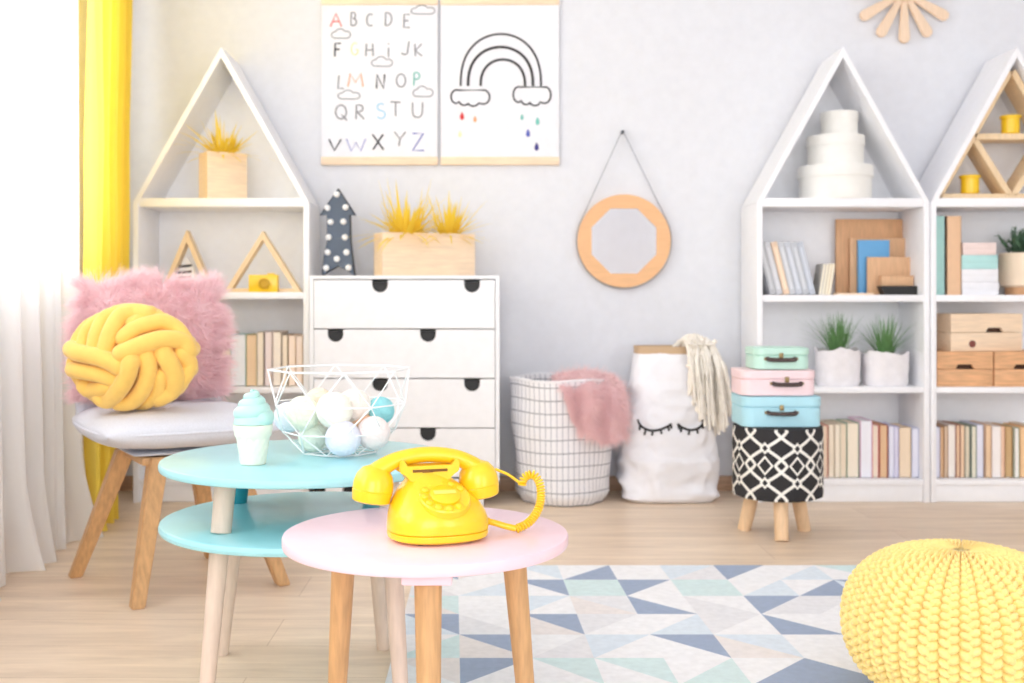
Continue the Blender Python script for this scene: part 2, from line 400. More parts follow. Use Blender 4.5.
# ------------------------------------------------------------------ wall art
def ell(cx, cy, rx, ry, a0, a1, n=10): return [(cx+rx*cos(radians(a0+(a1-a0)*i/n)), cy+ry*sin(radians(a0+(a1-a0)*i/n))) for i in range(n+1)]
G = {
 'A': [[(0, 0), (.5, 1), (1, 0)], [(.2, .38), (.82, .38)]], 'B': [[(.05, 0), (.1, 1)]+ell(.35, .76, .35, .24, 90, -90), ell(.4, .26, .45, .26, 90, -90)+[(.05, 0)]],
 'C': [ell(.55, .5, .45, .5, 55, 305)], 'D': [[(.1, 0), (.15, 1)]+ell(.3, .5, .6, .5, 90, -90)+[(.1, 0)]], 'E': [[(.85, 1), (.15, 1), (.1, 0), (.85, 0)], [(.12, .52), (.7, .52)]],
 'F': [[(.85, 1), (.15, 1), (.1, 0)], [(.12, .55), (.7, .55)]], 'G': [ell(.5, .5, .45, .5, 55, 320)+[(.9, .45), (.55, .45)]], 'H': [[(.1, 0), (.15, 1)], [(.9, 0), (.85, 1)], [(.12, .5), (.88, .5)]],
 'i': [[(.5, 0), (.5, .65)], [(.5, .9), (.5, .97)]], 'J': [[(.9, 1), (.75, .3)]+ell(.45, .25, .32, .25, 0, -150)], 'K': [[(.15, 0), (.1, 1)], [(.85, 1), (.15, .45), (.9, 0)]],
 'L': [[(.25, 1), (.1, 0), (.85, 0)]], 'M': [[(0, 0), (.15, 1), (.5, .3), (.85, 1), (1, 0)]], 'N': [[(.05, 0), (.1, 1), (.85, 0), (.95, 1)]], 'O': [ell(.5, .5, .45, .5, 90, 450, 16)],
 'P': [[(.1, 0), (.15, 1)]+ell(.4, .74, .42, .26, 90, -90)+[(.13, .48)]], 'Q': [ell(.5, .5, .45, .5, 90, 450, 16), [(.55, .3), (1, -.1)]], 'R': [[(.1, 0), (.15, 1)]+ell(.4, .76, .4, .24, 90, -90)+[(.2, .52), (.9, 0)]],
 'S': [ell(.5, .76, .35, .24, 40, 270, 8)+ell(.5, .26, .38, .26, 80, -150, 8)], 'T': [[(0, 1), (1, .98)], [(.5, 1), (.52, 0)]], 'U': [[(.08, 1)]+ell(.5, .35, .4, .35, 180, 360)+[(.92, 1)]],
 'V': [[(0, 1), (.45, 0), (1, 1)]], 'W': [[(0, 1), (.25, 0), (.5, .7), (.75, 0), (1, 1)]], 'X': [[(0, 1), (1, 0)], [(.95, 1), (.05, 0)]], 'Y': [[(0, 1), (.5, .5), (1, 1)], [(.5, .5), (.4, 0)]], 'Z': [[(.05, 1), (.95, 1), (.05, 0), (1, 0)]]}
YP = YW-.012    # paper front
def pline(bm, pts, r, m=0, closed=False):      # drawn line lying on the paper, points in photo-wall pixels
    tube(bm, [Vector((PX(x, YP), YP-.0008, PZ(y, YP))) for x, y in pts], r, 6, closed=closed, m=m, flat=1)
def cloud_pts(cx, cy, w, h):
    out = []
    for (ox, oy, rx, ry, a0, a1) in ((-.28, .0, .22, .28, 250, 100), (-.05, -.22, .24, .3, 170, 10), (.27, -.02, .23, .3, 80, -90)):
        out += [(cx+w*x, cy+h*y) for x, y in [(ox+rx*cos(radians(a0+(a1-a0)*i/7)), oy-ry*sin(radians(a0+(a1-a0)*i/7))) for i in range(8)]]
    return out
def pcl(cx, cy, w, h):     # scalloped cloud, bumps below
    out = []
    for (ox, oy, rx, ry, a0, a1) in ((-.36, -.02, .15, .38, 70, 270), (-.16, .22, .13, .24, 190, 330), (.08, .25, .15, .26, 200, 340), (.34, .0, .17, .4, 260, 430)):
        out += [(cx+w*(ox+rx*cos(radians(a0+(a1-a0)*i/7))), cy+h*(oy-ry*sin(radians(a0+(a1-a0)*i/7)))) for i in range(8)]
    return out
inks = [mat('ink_'+n_, c, .8) for n_, c in (('grey', (150, 150, 156)), ('black', (50, 48, 50)), ('red', (240, 120, 110)), ('yellow', (246, 236, 190)), ('orange', (245, 170, 120)),
        ('teal', (120, 195, 185)), ('sky', (170, 215, 240)), ('lavender', (176, 178, 220)), ('blue', (95, 105, 190)), ('navy', (60, 55, 130)), ('scarlet', (215, 60, 60)))]
def poster(px0, px1, label):
    x0, x1 = PX(px0, YP), PX(px1, YP)
    t = thing('hanging_poster', label, 'poster', ((x0+x1)/2, YW, PZ(165, YP)))
    org = t.location
    m = B(); bx(m, x0, x1, YP, YP+.0015, PZ(160, YP), PZ(1, YP)); obj('paper_sheet', m, mat('poster_paper', (238, 238, 243), .8), t, org=org, smooth=False)
    for y0, y1 in ((-1, 5), (157, 165)):
        m = B(); bx(m, x0-.001, x1+.001, YP-.008, YW-.0005, PZ(y1, YP), PZ(y0, YP), .002); obj('wooden_rail', m, PINE, t, org=org)
    return t, org
t, org = poster(321.5, 437.5, 'white poster of hand-drawn alphabet letters and small clouds')
L = [('A', 336, 20, 11, 13, 2), ('B', 354, 19, 7, 13, 0), ('C', 370, 20, 8, 12, 0), ('D', 388.5, 19, 8, 13, 0), ('E', 407, 21, 8, 13, 0),
     ('F', 338, 50, 8, 13, 1), ('G', 355, 49, 8, 12, 3), ('H', 369.5, 50, 9, 12, 0), ('i', 388.5, 50, 5, 14, 0), ('J', 405, 48, 10, 13, 0), ('K', 418.5, 50, 9, 12, 0),
     ('L', 341, 82, 8, 13, 0), ('M', 355.5, 80, 15, 13, 4), ('N', 380.5, 81.5, 9, 14, 1), ('O', 401, 80.5, 10, 13, 0), ('P', 417, 79, 8, 13, 5),
     ('Q', 341, 112, 12, 14, 0), ('R', 360, 112, 10, 14, 0), ('S', 381, 111, 11, 15, 6), ('T', 395.5, 109, 10, 14, 0), ('U', 417.5, 110, 12, 15, 0),
     ('V', 335, 145, 12, 11, 1), ('W', 356, 145, 19, 12, 7), ('X', 378, 142, 11, 15, 1), ('Y', 400, 139, 11, 14, 0), ('Z', 418, 142, 12, 17, 8)]
for ch, cx, cy, w_, h_, ink in L:
    m = B()
    for st in G[ch]: pline(m, [(cx-w_/2+x*w_, cy+h_/2-y*h_) for x, y in st], .0027 if ink != 1 else .0031, ink)
    obj('letter', m, inks, t, org=org)
for cx, cy, w_, h_ in ((341, 35, 19, 12), (382, 63, 21, 12), (349, 96, 22, 11), (423, 93, 20, 13), (423, 11, 24, 11)):
    m = B(); pline(m, cloud_pts(cx, cy, w_, h_), .0021, 0, closed=True); obj('cloud_drawing', m, inks, t, org=org)
t, org = poster(441, 559, 'white poster of a black line rainbow raining coloured drops')
m = B()
for (a, top, b_, r_) in (((460.6, 87.5), (503, 34), (541, 84), .0038), ((468, 87.5), (502.5, 47), (533, 84), .005), ((480.6, 87), (505, 59.5), (525, 84), .0046)):
    cx = (a[0]+b_[0])/2; rx = (b_[0]-a[0])/2; base = 86
    pline(m, [(cx+rx*cos(pi*i/24)*(-1), base-(base-top[1])*sin(pi*i/24)**.8) for i in range(25)], r_, 1)
obj('rainbow_drawing', m, inks, t, org=org)
for q in ((470.3, 97, 38, 18), (532, 95, 37, 21)):
    m = B(); pline(m, pcl(*q), .0032, 0, True); obj('cloud_drawing', m, [inks[1]], t, org=org)
for x, y, ink, s in ((462, 116, 10, 1), (475, 119, 4, .8), (460, 134, 3, .8), (522, 117, 5, .75), (537.5, 121, 5, 1), (528, 133, 8, 1), (536.6, 146.5, 9, 1.05)):
    m = B(); out = [(x+3*s*sin(a)*sin(a/2)*.9, y-4*s*cos(a)) for a in [2*pi*i/14 for i in range(14)]]
    prism(m, [(PX(a, YP), PZ(b, YP)) for a, b in out], YP-.0015, YP-.0003, ink)
    obj('raindrop_drawing', m, inks, t, org=org)

# mirror
ctr = P(624, 241, YW-.02); t = thing('round_mirror', 'round peach-framed mirror with octagonal glass, hung from a grey strap', 'mirror', (ctr.x, YW, ctr.z))
s = 1/F*(YW-.02); N = 64
def octr(a, ap):
    k = ((a+pi/8) % (pi/4))-pi/8; return ap/cos(k)
o1 = [(ctr.x+46.5*s*cos(2*pi*i/N), ctr.z+46.5*s*sin(2*pi*i/N)) for i in range(N)]
i1 = [(ctr.x+octr(2*pi*i/N, 32.5*s)*cos(2*pi*i/N), ctr.z+octr(2*pi*i/N, 32.5*s)*sin(2*pi*i/N)) for i in range(N)]
m = B(); ring_slab(m, o1, i1, YW-.026, YW-.002); obj('wooden_frame', m, PEACH, t, org=t.location, ang=30)
m = B(); prism(m, [(ctr.x+34.5/cos(pi/8)*s*cos(pi/8+pi/4*k), ctr.z+34.5/cos(pi/8)*s*sin(pi/8+pi/4*k)) for k in range(8)], YW-.018, YW-.004)
MIR = mat('mirror_silver', (236, 238, 242), .06, metal=1.0); obj('mirror_glass', m, MIR, t, org=t.location, smooth=False)
m = B(); apx = P(622.5, 131, YW-.02)
a0, a1 = radians(152), radians(28)
pts = [apx+Vector((-.002, 0, 0))]+[Vector((ctr.x+47.6*s*cos(a0+(2*pi-a0+a1)*i/40), YW-.02, ctr.z+47.6*s*sin(a0+(2*pi-a0+a1)*i/40))) for i in range(41)]+[apx+Vector((.002, 0, 0))]
tube(m, pts, .0042, 6, flat=.45, up=(0, 0, 1)); obj('hanging_strap', m, GREYS, t, org=t.location)
m = B(); tube(m, [(apx.x, YW-.0005, apx.z-.004), (apx.x, YW-.03, apx.z-.004)], .006, 12); obj('wall_peg', m, SLATED, t, org=t.location)

# wooden starburst
PINES2 = wood('starburst_wood', (240, 212, 184), 'z', .55, .06)
c = P(905, -8, YW-.03); t = thing('wooden_starburst', 'pale wooden starburst of rounded sticks on the wall, cut by the top edge', 'wall decoration', (c.x, YW, c.z))
for k in range(12):
    a = 2*pi*k/12+.0; m = B(); Rm = Matrix.Rotation(a, 4, 'Y')
    out = [(-.011, -.035), (-.021, -.170)]+[(-.021*cos(pi*i/8), -.170-.021*sin(pi*i/8)) for i in range(1, 8)]+[(.021, -.170), (.011, -.035)]
    prism(m, out, -.028, -.016, bev=.003); bmesh.ops.transform(m, matrix=Rm, verts=m.verts[:]); obj('wooden_stick', m, PINES2, t)
    out = [(.0, -.03), (.0125, -.165), (.0185, -.17), (.022, -.15)]
m = B(); lathe(m, [(.045, -.001), (.045, .012), (.04, .016)], 32, mx=Matrix.Rotation(pi/2, 4, 'X')); obj('hub_disc', m, PINEV, t)

# ------------------------------------------------------------------ generic small things
def grass_tuft(bm, c, n, L, wd, tmax=.9, droop=.8, spread=.03, m=0, rzo=0):
    for i in range(n):
        a = R.uniform(0, 2*pi); tl = R.uniform(.08, .82)*tmax; r = spread*sqrt(R.random())
        blade(bm, (c[0]+r*cos(a), c[1]+r*sin(a)*.7, c[2]), a+R.uniform(-.3, .3), min(tl, 1.5)*(.4 if sin(a+rzo) > .0 else 1), L*R.uniform(.55, 1.05)*(.6 if sin(a+rzo) > .0 else 1), wd*R.uniform(.7, 1.2), droop*R.uniform(.4, 1.3)*(tl+.2), m=m)
def planter(px0, px1, py0, Yc, zb, depth, rz, label, tufts, wdm=PINE):
    xa, xb = PX(px0, Yc), PX(px1, Yc); wd = xb-xa; h = PZ(py0, Yc)-zb
    t = thing('yellow_grass_planter', label, 'potted plant', ((xa+xb)/2, Yc+depth/2, zb), rz)
    m = B(); T = .009
    for a in ((-wd/2, wd/2, -depth/2, -depth/2+T), (-wd/2, wd/2, depth/2-T, depth/2)): bx(m, *a, 0, h, .0008)
    bx(m, -wd/2, -wd/2+T, -depth/2+T, depth/2-T, 0, h); bx(m, wd/2-T, wd/2, -depth/2+T, depth/2-T, 0, h); bx(m, -wd/2+T, wd/2-T, -depth/2+T, depth/2-T, 0, .008)
    obj('wooden_box', m, wdm, t)
    m = B(); bx(m, -wd/2+T+.001, wd/2-T-.001, -depth/2+T+.001, depth/2-T-.001, .009, h-.012); tag(obj('soil', m, mat('moss_filler', (190, 160, 60), .9, var=.3, scale=80), t), None, None)
    for (x, n_, L_, sp) in tufts:
        m = B(); grass_tuft(m, (x, 0, h-.013), int(n_*.75), L_*.88, .0058, 1.75, .55, sp, rzo=rz); obj('grass_tuft', m, YGRASS, t)
planter(199, 240, 152, 3.93, S1, .10, radians(32), 'yellow grass in a small wooden box in the left bookcase roof', [(0, 150, .20, .035)])
planter(375, 472, 233, 3.90, CT, .12, radians(20), 'two tufts of yellow grass in a long wooden box on the drawer chest', [(-.07, 190, .24, .05), (.09, 150, .20, .035)])

# arrow light
YA = 3.95; zb = CT
outl = [(338, 185), (355.5, 212), (350, 211), (350.5, 238), (352, 250), (355, 273.3), (347.5, 268), (338, 263), (329, 268), (321.5, 273.3), (324, 250), (327, 238), (326.5, 211), (319.5, 212)]
pts = [(PX(a, YA), PZ(b, YA)) for a, b in outl]; zmin = min(p[1] for p in pts); sh = zb-zmin; pts = [(a, b+sh) for a, b in pts]
t = thing('arrow_light', 'slate blue upward arrow light dotted with white bulbs, on the drawer chest', 'marquee light', (PX(338, YA), YA+.02, zb), 0)
m = B(); prism(m, pts, YA+.004, YA+.04); obj('arrow_box', m, SLATED, t, org=t.location, smooth=False)
ccx = PX(338, YA); ccz = sum(p[1] for p in pts)/len(pts)
m = B(); prism(m, [(ccx+(a-ccx)*.93, ccz+(b-ccz)*.97) for a, b in pts], YA, YA+.0035); obj('arrow_face', m, SLATE, t, org=t.location, smooth=False)
for a, b in ((310, 37), (280, 80), (338, 78), (290, 125), (331, 124), (284, 174), (336, 174), (281, 222), (341, 222), (310, 243), (276, 272), (347, 271)):
    m = B(); x, z = PX(240+a/3.2, YA), PZ(180+b/3.2, YA)+sh
    lathe(m, [(.0112, -.001), (.0112, .003), (.0095, .008), (.005, .0115), (.001, .012)], 16, c=(x, YA-.0005, z), mx=Matrix.Rotation(pi/2, 4, 'X')); obj('bulb', m, BULB, t, org=t.location)

# triangle frames
def tri_frame(name, label, pa, pl, pr, Y, z0, depth, th, wd, base=True):
    xa, xl, xr = PX(pa[0], Y), PX(pl, Y), PX(pr, Y); za = PZ(pa[1], Y)
    t = thing(name, label, 'shelf decoration', ((xl+xr)/2, Y+depth/2, z0)); hw = (xr-xl)/2; H = za-z0
    k = th*sqrt(1+(H/hw)**2)*1.0; ki = th*sqrt(1+(hw/H)**2)*H/hw
    for s in (-1, 1):
        m = B(); dx = th*sqrt(hw*hw+H*H)/H
        prism(m, [(s*hw, 0), (s*.0002, H), (s*.0002, H-th*sqrt(hw*hw+H*H)/hw), (s*(hw-dx), 0)], -depth/2, depth/2, bev=.0008); obj('wooden_side', m, wd, t)
    if base:
        m = B(); dx = dx+.0004; bx(m, -hw+dx+.003, hw-dx-.003, -depth/2, depth/2, 0, th*.8, .0008); obj('wooden_base', m, wd, t)
    return t, hw, H
PINES = wood('honey_pine', (240, 212, 172), 'z', .5, .07)
tri_frame('triangle_shelf', 'triangular wooden frame with black and white stripes, behind the pink cushion', (186.5, 230), 160, 213, 3.95, S2, .05, .017, PINES)
tri_frame('triangle_shelf', 'open triangular wooden frame standing around the yellow toy camera', (260.5, 231), 224, 301, 3.94, S2, .05, .017, PINES)
# striped card standing in the first frame
t = thing('striped_ornament', 'small black and white striped ornament inside the left triangular frame', 'ornament', (PX(184, 3.96), 3.985, S2+.0105))
m = B(); prism(m, [(-.045, 0), (.05, 0), (.035, .055), (.028, .085), (.0, .125), (-.012, .095), (-.035, .05)], -.006, .006, bev=.001); obj('ornament_body', m, PAPER, t)
m = B()
for z, a, b in ((.02, -.04, .02), (.04, -.038, .02), (.06, -.034, .022), (.082, -.024, .024)): tube(m, [(a, -.0068, z), ((a+b)/2, -.0068, z+.002), (b, -.0068, z+.005)], .0042, 6)
obj('black_stripe', m, BLACK, t)
# toy camera
t = thing('toy_camera', 'yellow toy camera with round lens on the left bookcase shelf', 'toy', (PX(262.5, 3.9), 3.925, S2))
s = 3.9/F; m = B(); bx(m, -14.5*s, 14.5*s, -.018, .018, 0, 17.5*s, .003); bx(m, 4*s, 11*s, -.01, .01, 17*s, 19*s, .001); obj('camera_body', m, YPL, t)
m = B(); lathe(m, [(.019, 0), (.019, .012), (.014, .014), (.013, .010), (.0, .010)], 24, c=(.005, -.018, 8.5*s), mx=Matrix.Rotation(pi/2, 4, 'X'), capt=False); obj('lens', m, YPLD, t)
# fabric bin at the foot of left bookcase
t = thing('fabric_bin', 'white cloth storage bin on the bottom shelf of the left bookcase', 'storage bin', (PX(165, 3.93), 4.02, S4))
m = B(); lathe(m, [(.085, 0), (.108, .012), (.118, .05), (.122, .1), (.124, .19), (.119, .19), (.115, .1), (.1, .02)], 40, fx=1, fy=.75, warp=lambda p, a: p+Vector((0, 0, .006*sin(3*a)))); obj('bin_body', m, mat('white_canvas', (236, 234, 232), .9, bump=.2), t)
for s in (-1, 1):
    m = B(); tube(m, spline([(s*.03, -.092, .15), (s*.028, -.1, .175), (0, -.103, .18), (-s*.028, -.1, .175), (-s*.03, -.092, .15)] if s > 0 else [(.03, .092, .15), (.028, .1, .175), (0, .103, .18), (-.028, .1, .175), (-.03, .092, .15)], 4), .004, 6); obj('handle', m, GREYF, t)

# ------------------------------------------------------------------ books turned pages outwards
COV = {}
def cm(rgb, rough=.6): 
    k = 'cover_%d_%d_%d' % rgb
    return mat(k, rgb, rough, var=.03)
def pm(rgb):
    k = 'pages_%d_%d_%d' % rgb
    return mat(k, tuple(min(255, c_+7) for c_ in rgb), .85, var=.04, scale=60, stretch=(12, 1, .4))
NUM = ['leftmost', 'second', 'third', 'fourth', 'fifth', 'sixth', 'seventh', 'eighth', 'ninth', 'tenth', 'eleventh', 'twelfth', 'thirteenth', 'fourteenth', 'fifteenth', 'sixteenth', 'seventeenth', 'eighteenth', 'nineteenth', 'twentieth']
def book_row(items, Y, z, where, group):
    for i, (p0, p1, top, word, pg, cv) in enumerate(items):
        x0, x1 = PX(p0, Y)+.0006, PX(p1, Y)-.0006; h = PZ(top, Y)-z; D = .13+R.uniform(0, .02); y0 = R.uniform(0, .012)
        wd = x1-x0
        t = thing('book', '%s book, pages outward, %s on %s' % (word, NUM[i]+('' if i == 0 else ' from left'), where), 'book', ((x0+x1)/2, Y+y0, z), group=group)
        T = min(.0014, wd*.10)
        m = B(); bx(m, -wd/2, -wd/2+T, 0, D, 0, h, .0005); bx(m, wd/2-T, wd/2, 0, D, 0, h, .0005); bx(m, -wd/2+T, wd/2-T, D-T, D, 0, h, .0005)
        obj('book_cover', m, cm(tuple(int(.55*a_+.45*b_) for a_, b_ in zip(cv, pg))), t)
        m = B(); bx(m, -wd/2+T+.0002, wd/2-T-.0002, .004, D-T-.0005, .003, h-.004); obj('pages', m, pm(pg), t, smooth=False)
cr, wh, lv, tn, ok = (242, 228, 208), (244, 241, 238), (232, 232, 246), (234, 204, 168), (226, 190, 150)
book_row([(213, 221, 333, 'white', wh, (190, 210, 205)), (221, 230, 332, 'cream', cr, (225, 215, 200)), (230, 245.5, 334.5, 'wide white', (236, 238, 244), (150, 200, 185)), (246, 256.5, 334.5, 'tan', tn, (190, 195, 160)),
          (256.5, 263, 332, 'slim cream', cr, (205, 190, 180)), (264, 271.5, 331.5, 'pinkish white', (240, 224, 220), (190, 175, 175)), (272.5, 281, 331.5, 'pale cream', (243, 232, 218), (214, 196, 190)),
          (281.5, 287.5, 334.5, 'sand', (244, 228, 205), (120, 100, 80)), (288, 295, 335, 'peach', (245, 224, 206), (238, 214, 190)), (295.5, 302, 335.5, 'pale peach', (244, 226, 212), (240, 220, 200))],
         3.93, S3, "book shelf of left bookcase", 'books behind the wire basket in the left bookcase')
book_row([(801, 809, 425, 'cream', cr, (225, 215, 200)), (809.5, 816, 426, 'white', wh, (225, 220, 215)), (816.5, 823, 425, 'cream', cr, (180, 170, 160)), (823.5, 829, 425.5, 'slim peach', (244, 222, 196), (190, 70, 70)), (829.5, 835, 424.5, 'cream', cr, (225, 215, 195)), (835.2, 840.5, 424, 'pale cream', (243, 232, 214), (215, 200, 180)),
          (841, 847.5, 424, 'sand', (241, 224, 200), (175, 190, 170)), (848, 860, 423, 'wide cream', (243, 230, 210), (120, 160, 140)), (860.8, 872.5, 420.5, 'tall lavender white', (238, 238, 246), (240, 190, 215)),
          (873, 879.5, 425, 'cream', cr, (215, 80, 85)), (880, 888, 425, 'tan', ok, (170, 60, 60)), (889, 894.5, 426, 'white', lv, (205, 205, 225)), (894.8, 899.5, 426.5, 'lavender', (226, 224, 240), (190, 180, 220)),
          (900, 912, 427.5, 'wide tan', (240, 218, 190), (200, 185, 165)), (912.5, 919.5, 428, 'white', lv, (205, 210, 235))],
         3.93, S4, "bottom shelf of middle bookcase", 'books at the bottom of the middle bookcase')
book_row([(936, 941, 427, 'lavender white', lv, (170, 170, 190)), (941.2, 945, 427, 'tan', ok, (190, 130, 90)), (945.2, 949, 426, 'slim sand', (224, 200, 175), (185, 150, 120)), (949.3, 957, 425, 'white', (246, 238, 230), (200, 170, 160)),
          (957.3, 961.5, 425, 'tan', tn, (150, 60, 60)), (961.7, 966, 425.5, 'peach tan', (238, 208, 176), (200, 180, 160)), (966.3, 971.5, 426, 'olive cream', (226, 214, 190), (90, 110, 100)), (972, 977.5, 426, 'greenish cream', (232, 226, 205), (60, 90, 90)),
          (978, 985, 425, 'lavender white', lv, (200, 200, 215)), (986, 991.5, 425, 'tan', tn, (215, 175, 150)), (992, 1001.5, 426, 'wide white', (243, 236, 232), (225, 210, 200)), (1002, 1006.5, 426.5, 'peach', (240, 206, 178), (215, 170, 140)),
          (1007, 1014, 427, 'mustard brown', (205, 172, 125), (190, 150, 95)), (1015, 1020, 428, 'white', (245, 240, 235), (150, 160, 130)), (1020.8, 1028, 427, 'orange tan', (240, 200, 155), (220, 170, 110)), (1028.5, 1036, 426, 'cream', cr, (220, 200, 180))],
         3.93, S4, "bottom shelf of right bookcase", 'books at the bottom of the right bookcase')

# ------------------------------------------------------------------ middle bookcase contents
YB = 3.93; S2 = .735
# round white boxes
zc = S1; boxm = mat('ivory_card', (246, 244, 238), .6)
for i, (a, b, y0, y1, nm) in enumerate(((799.5, 872.5, 163, 197, 'largest round ivory hat box with a lid, bottom of the stack'), (808, 864.5, 133, 163, 'middle-sized round ivory hat box between two others'), (821.5, 858.5, 109, 133, 'smallest round ivory hat box on top of the stack'))):
    YY = 4.0; r_ = (PX(b, YY)-PX(a, YY))/2; h = (y1-y0)/F*YY
    t = thing('round_box', nm, 'box', (PX((a+b)/2, YY), 4.01, zc), group='round boxes in the bookcase roof')
    m = B(); lathe(m, [(r_*.955, 0), (r_*.96, h*.72)], 48); obj('box_body', m, boxm, t)
    m = B(); lathe(m, [(r_*.965, h*.66), (r_, h*.66), (r_, h*.97), (r_*.985, h), (0.001, h)], 48, capb=False, capt=False); obj('lid', m, boxm, t)
    zc += h+.0006
# leaning slim cases
for i, (pb, colr, word) in enumerate(((774.5, (200, 201, 204), 'leftmost'), (781, (212, 212, 215), 'second'), (788, (244, 214, 186), 'only peach'), (794.5, (205, 207, 211), 'fourth'), (801, (202, 206, 214), 'fifth'), (807.5, (200, 203, 208), 'sixth'), (814, (196, 202, 212), 'rightmost'))):
    w_ = 6/F*YB; h = 54/F*YB
    lab = ('peach slim case leaning among grey ones in the middle bookcase' if i == 2 else '%s of the tall grey slim cases leaning left in the middle bookcase' % word)
    t = thing('slim_case', lab, 'magazine', (PX(pb, YB)-w_/2-.001, YB+.01, S2+w_*sin(radians(15))*0), 0, 'slim cases leaning on the middle bookcase shelf')
    t.rotation_euler = (0, radians(-14), 0)
    m = B(); bx(m, 0, w_, 0, .13, 0, h, .001); obj('case_shell', m, mat('case_grey_%d' % i, colr, .5), t)
    m = B(); bx(m, w_*.3, w_*.7, -.0006, .002, h*.1, h*.9); obj('spine_strip', m, mat('case_spine_%d' % i, tuple(min(255, c_+18) for c_ in colr), .5), t, smooth=False)
for i, (pb, colr) in enumerate(((821.5, (196, 190, 180)), (824.5, (214, 206, 194)), (827.6, (222, 208, 180)), (830.8, (244, 226, 196)))):
    w_ = 2.8/F*YB; h = 32/F*YB
    t = thing('small_notebook', ('%s of four small cream notebooks leaning right beside the slim cases' % ['leftmost', 'second', 'third', 'rightmost'][i]), 'notebook', (PX(pb, YB)-w_/2, YB+.02, S2), 0, 'small leaning notebooks')
    t.rotation_euler = (0, radians(9), 0)
    m = B(); bx(m, 0, w_, 0, .09, 0, h, .0005); obj('notebook_cover', m, mat('notebook_%d' % i, colr, .6), t)
    m = B(); bx(m, w_*.2, w_*.8, -.0004, .003, .003, h-.003); obj('pages', m, pm((246, 236, 214)), t, smooth=False)
# boards
def board(name, lab, cat, a, b, y0, Y, th, mt, bev=.002, z=S2, knot=None, grp=None):
    x0, x1 = PX(a, Y), PX(b, Y); h = PZ(y0, Y)-z
    t = thing(name, lab, cat, ((x0+x1)/2, Y, z), group=grp)
    m = B(); bx(m, -(x1-x0)/2, (x1-x0)/2, 0, th, 0, h, bev); obj('board', m, mt, t)
    return t, h, (x1-x0)/2
t, h, hw = board('wooden_board', 'largest brown wooden board at the back of the middle bookcase shelf', 'board', 836, 903, 219, 4.09, .014, TANW, .004, grp='boards leaning in the middle bookcase')
m = B(); lathe(m, [(.008, -.0012), (.006, -.0004)], 12, c=(.045, 0, h*.72), mx=Matrix.Rotation(pi/2, 4, 'X')); tag(obj('wood_knot', m, mat('knot_brown', (150, 95, 60), .6), t), 'dark knot')
board('wooden_board', 'mid-sized tan board just behind the blue book', 'board', 850, 908, 238, 4.07, .012, TANL, grp='boards leaning in the middle bookcase')
x0, x1 = PX(859, 4.04), PX(890, 4.04); h = PZ(240, 4.04)-S2
t = thing('blue_book', 'bright blue book standing between tan boards', 'book', ((x0+x1)/2, 4.045, S2))
m = B(); bx(m, -(x1-x0)/2, (x1-x0)/2, 0, .003, 0, h, .001); bx(m, -(x1-x0)/2, (x1-x0)/2, .015, .018, 0, h, .001); bx(m, -(x1-x0)/2, -(x1-x0)/2+.003, .003, .015, 0, h); obj('book_cover', m, mat('cornflower_blue', (104, 170, 220), .5), t)
m = B(); bx(m, -(x1-x0)/2+.0035, (x1-x0)/2-.003, .0035, .0145, .003, h-.003); obj('pages', m, pm(wh), t, smooth=False)
board('wooden_board', 'small light tan board in front of the blue book', 'board', 867.5, 914, 257, 4.02, .012, TANL, grp='boards leaning in the middle bookcase')
t = thing('black_tray', 'small black tray at the right end of the middle bookcase shelf', 'tray', (PX(901, 3.95), 3.97, S2))
s = 3.95/F; m = B(); prism(m, [(-16*s, 0), (18*s, 0), (18*s, 9*s), (-19.5*s, 9*s)], -.02, .03, bev=.001); obj('tray_body', m, BLACK, t)
t = thing('tan_box', 'small tan wooden block resting on the black tray', 'box', (PX(898, 3.97), 3.985, S2+9*s+.0005))
m = B(); bx(m, -16*s, 16*s, -.012, .012, 0, 9.5*s, .001); obj('box_body', m, TANL, t)
m = B(); bx(m, -16.2*s, 16.2*s, -.0125, .0125, 9.6*s, 10.6*s, .0006); obj('lid', m, TANL, t)
t = thing('flat_board', 'thin pale board lying flat before the standing boards', 'board', (PX(856, 3.93), 3.96, S2))
m = B(); bx(m, -.065, .065, -.03, .03, 0, .007, .002); obj('board', m, PINE, t)
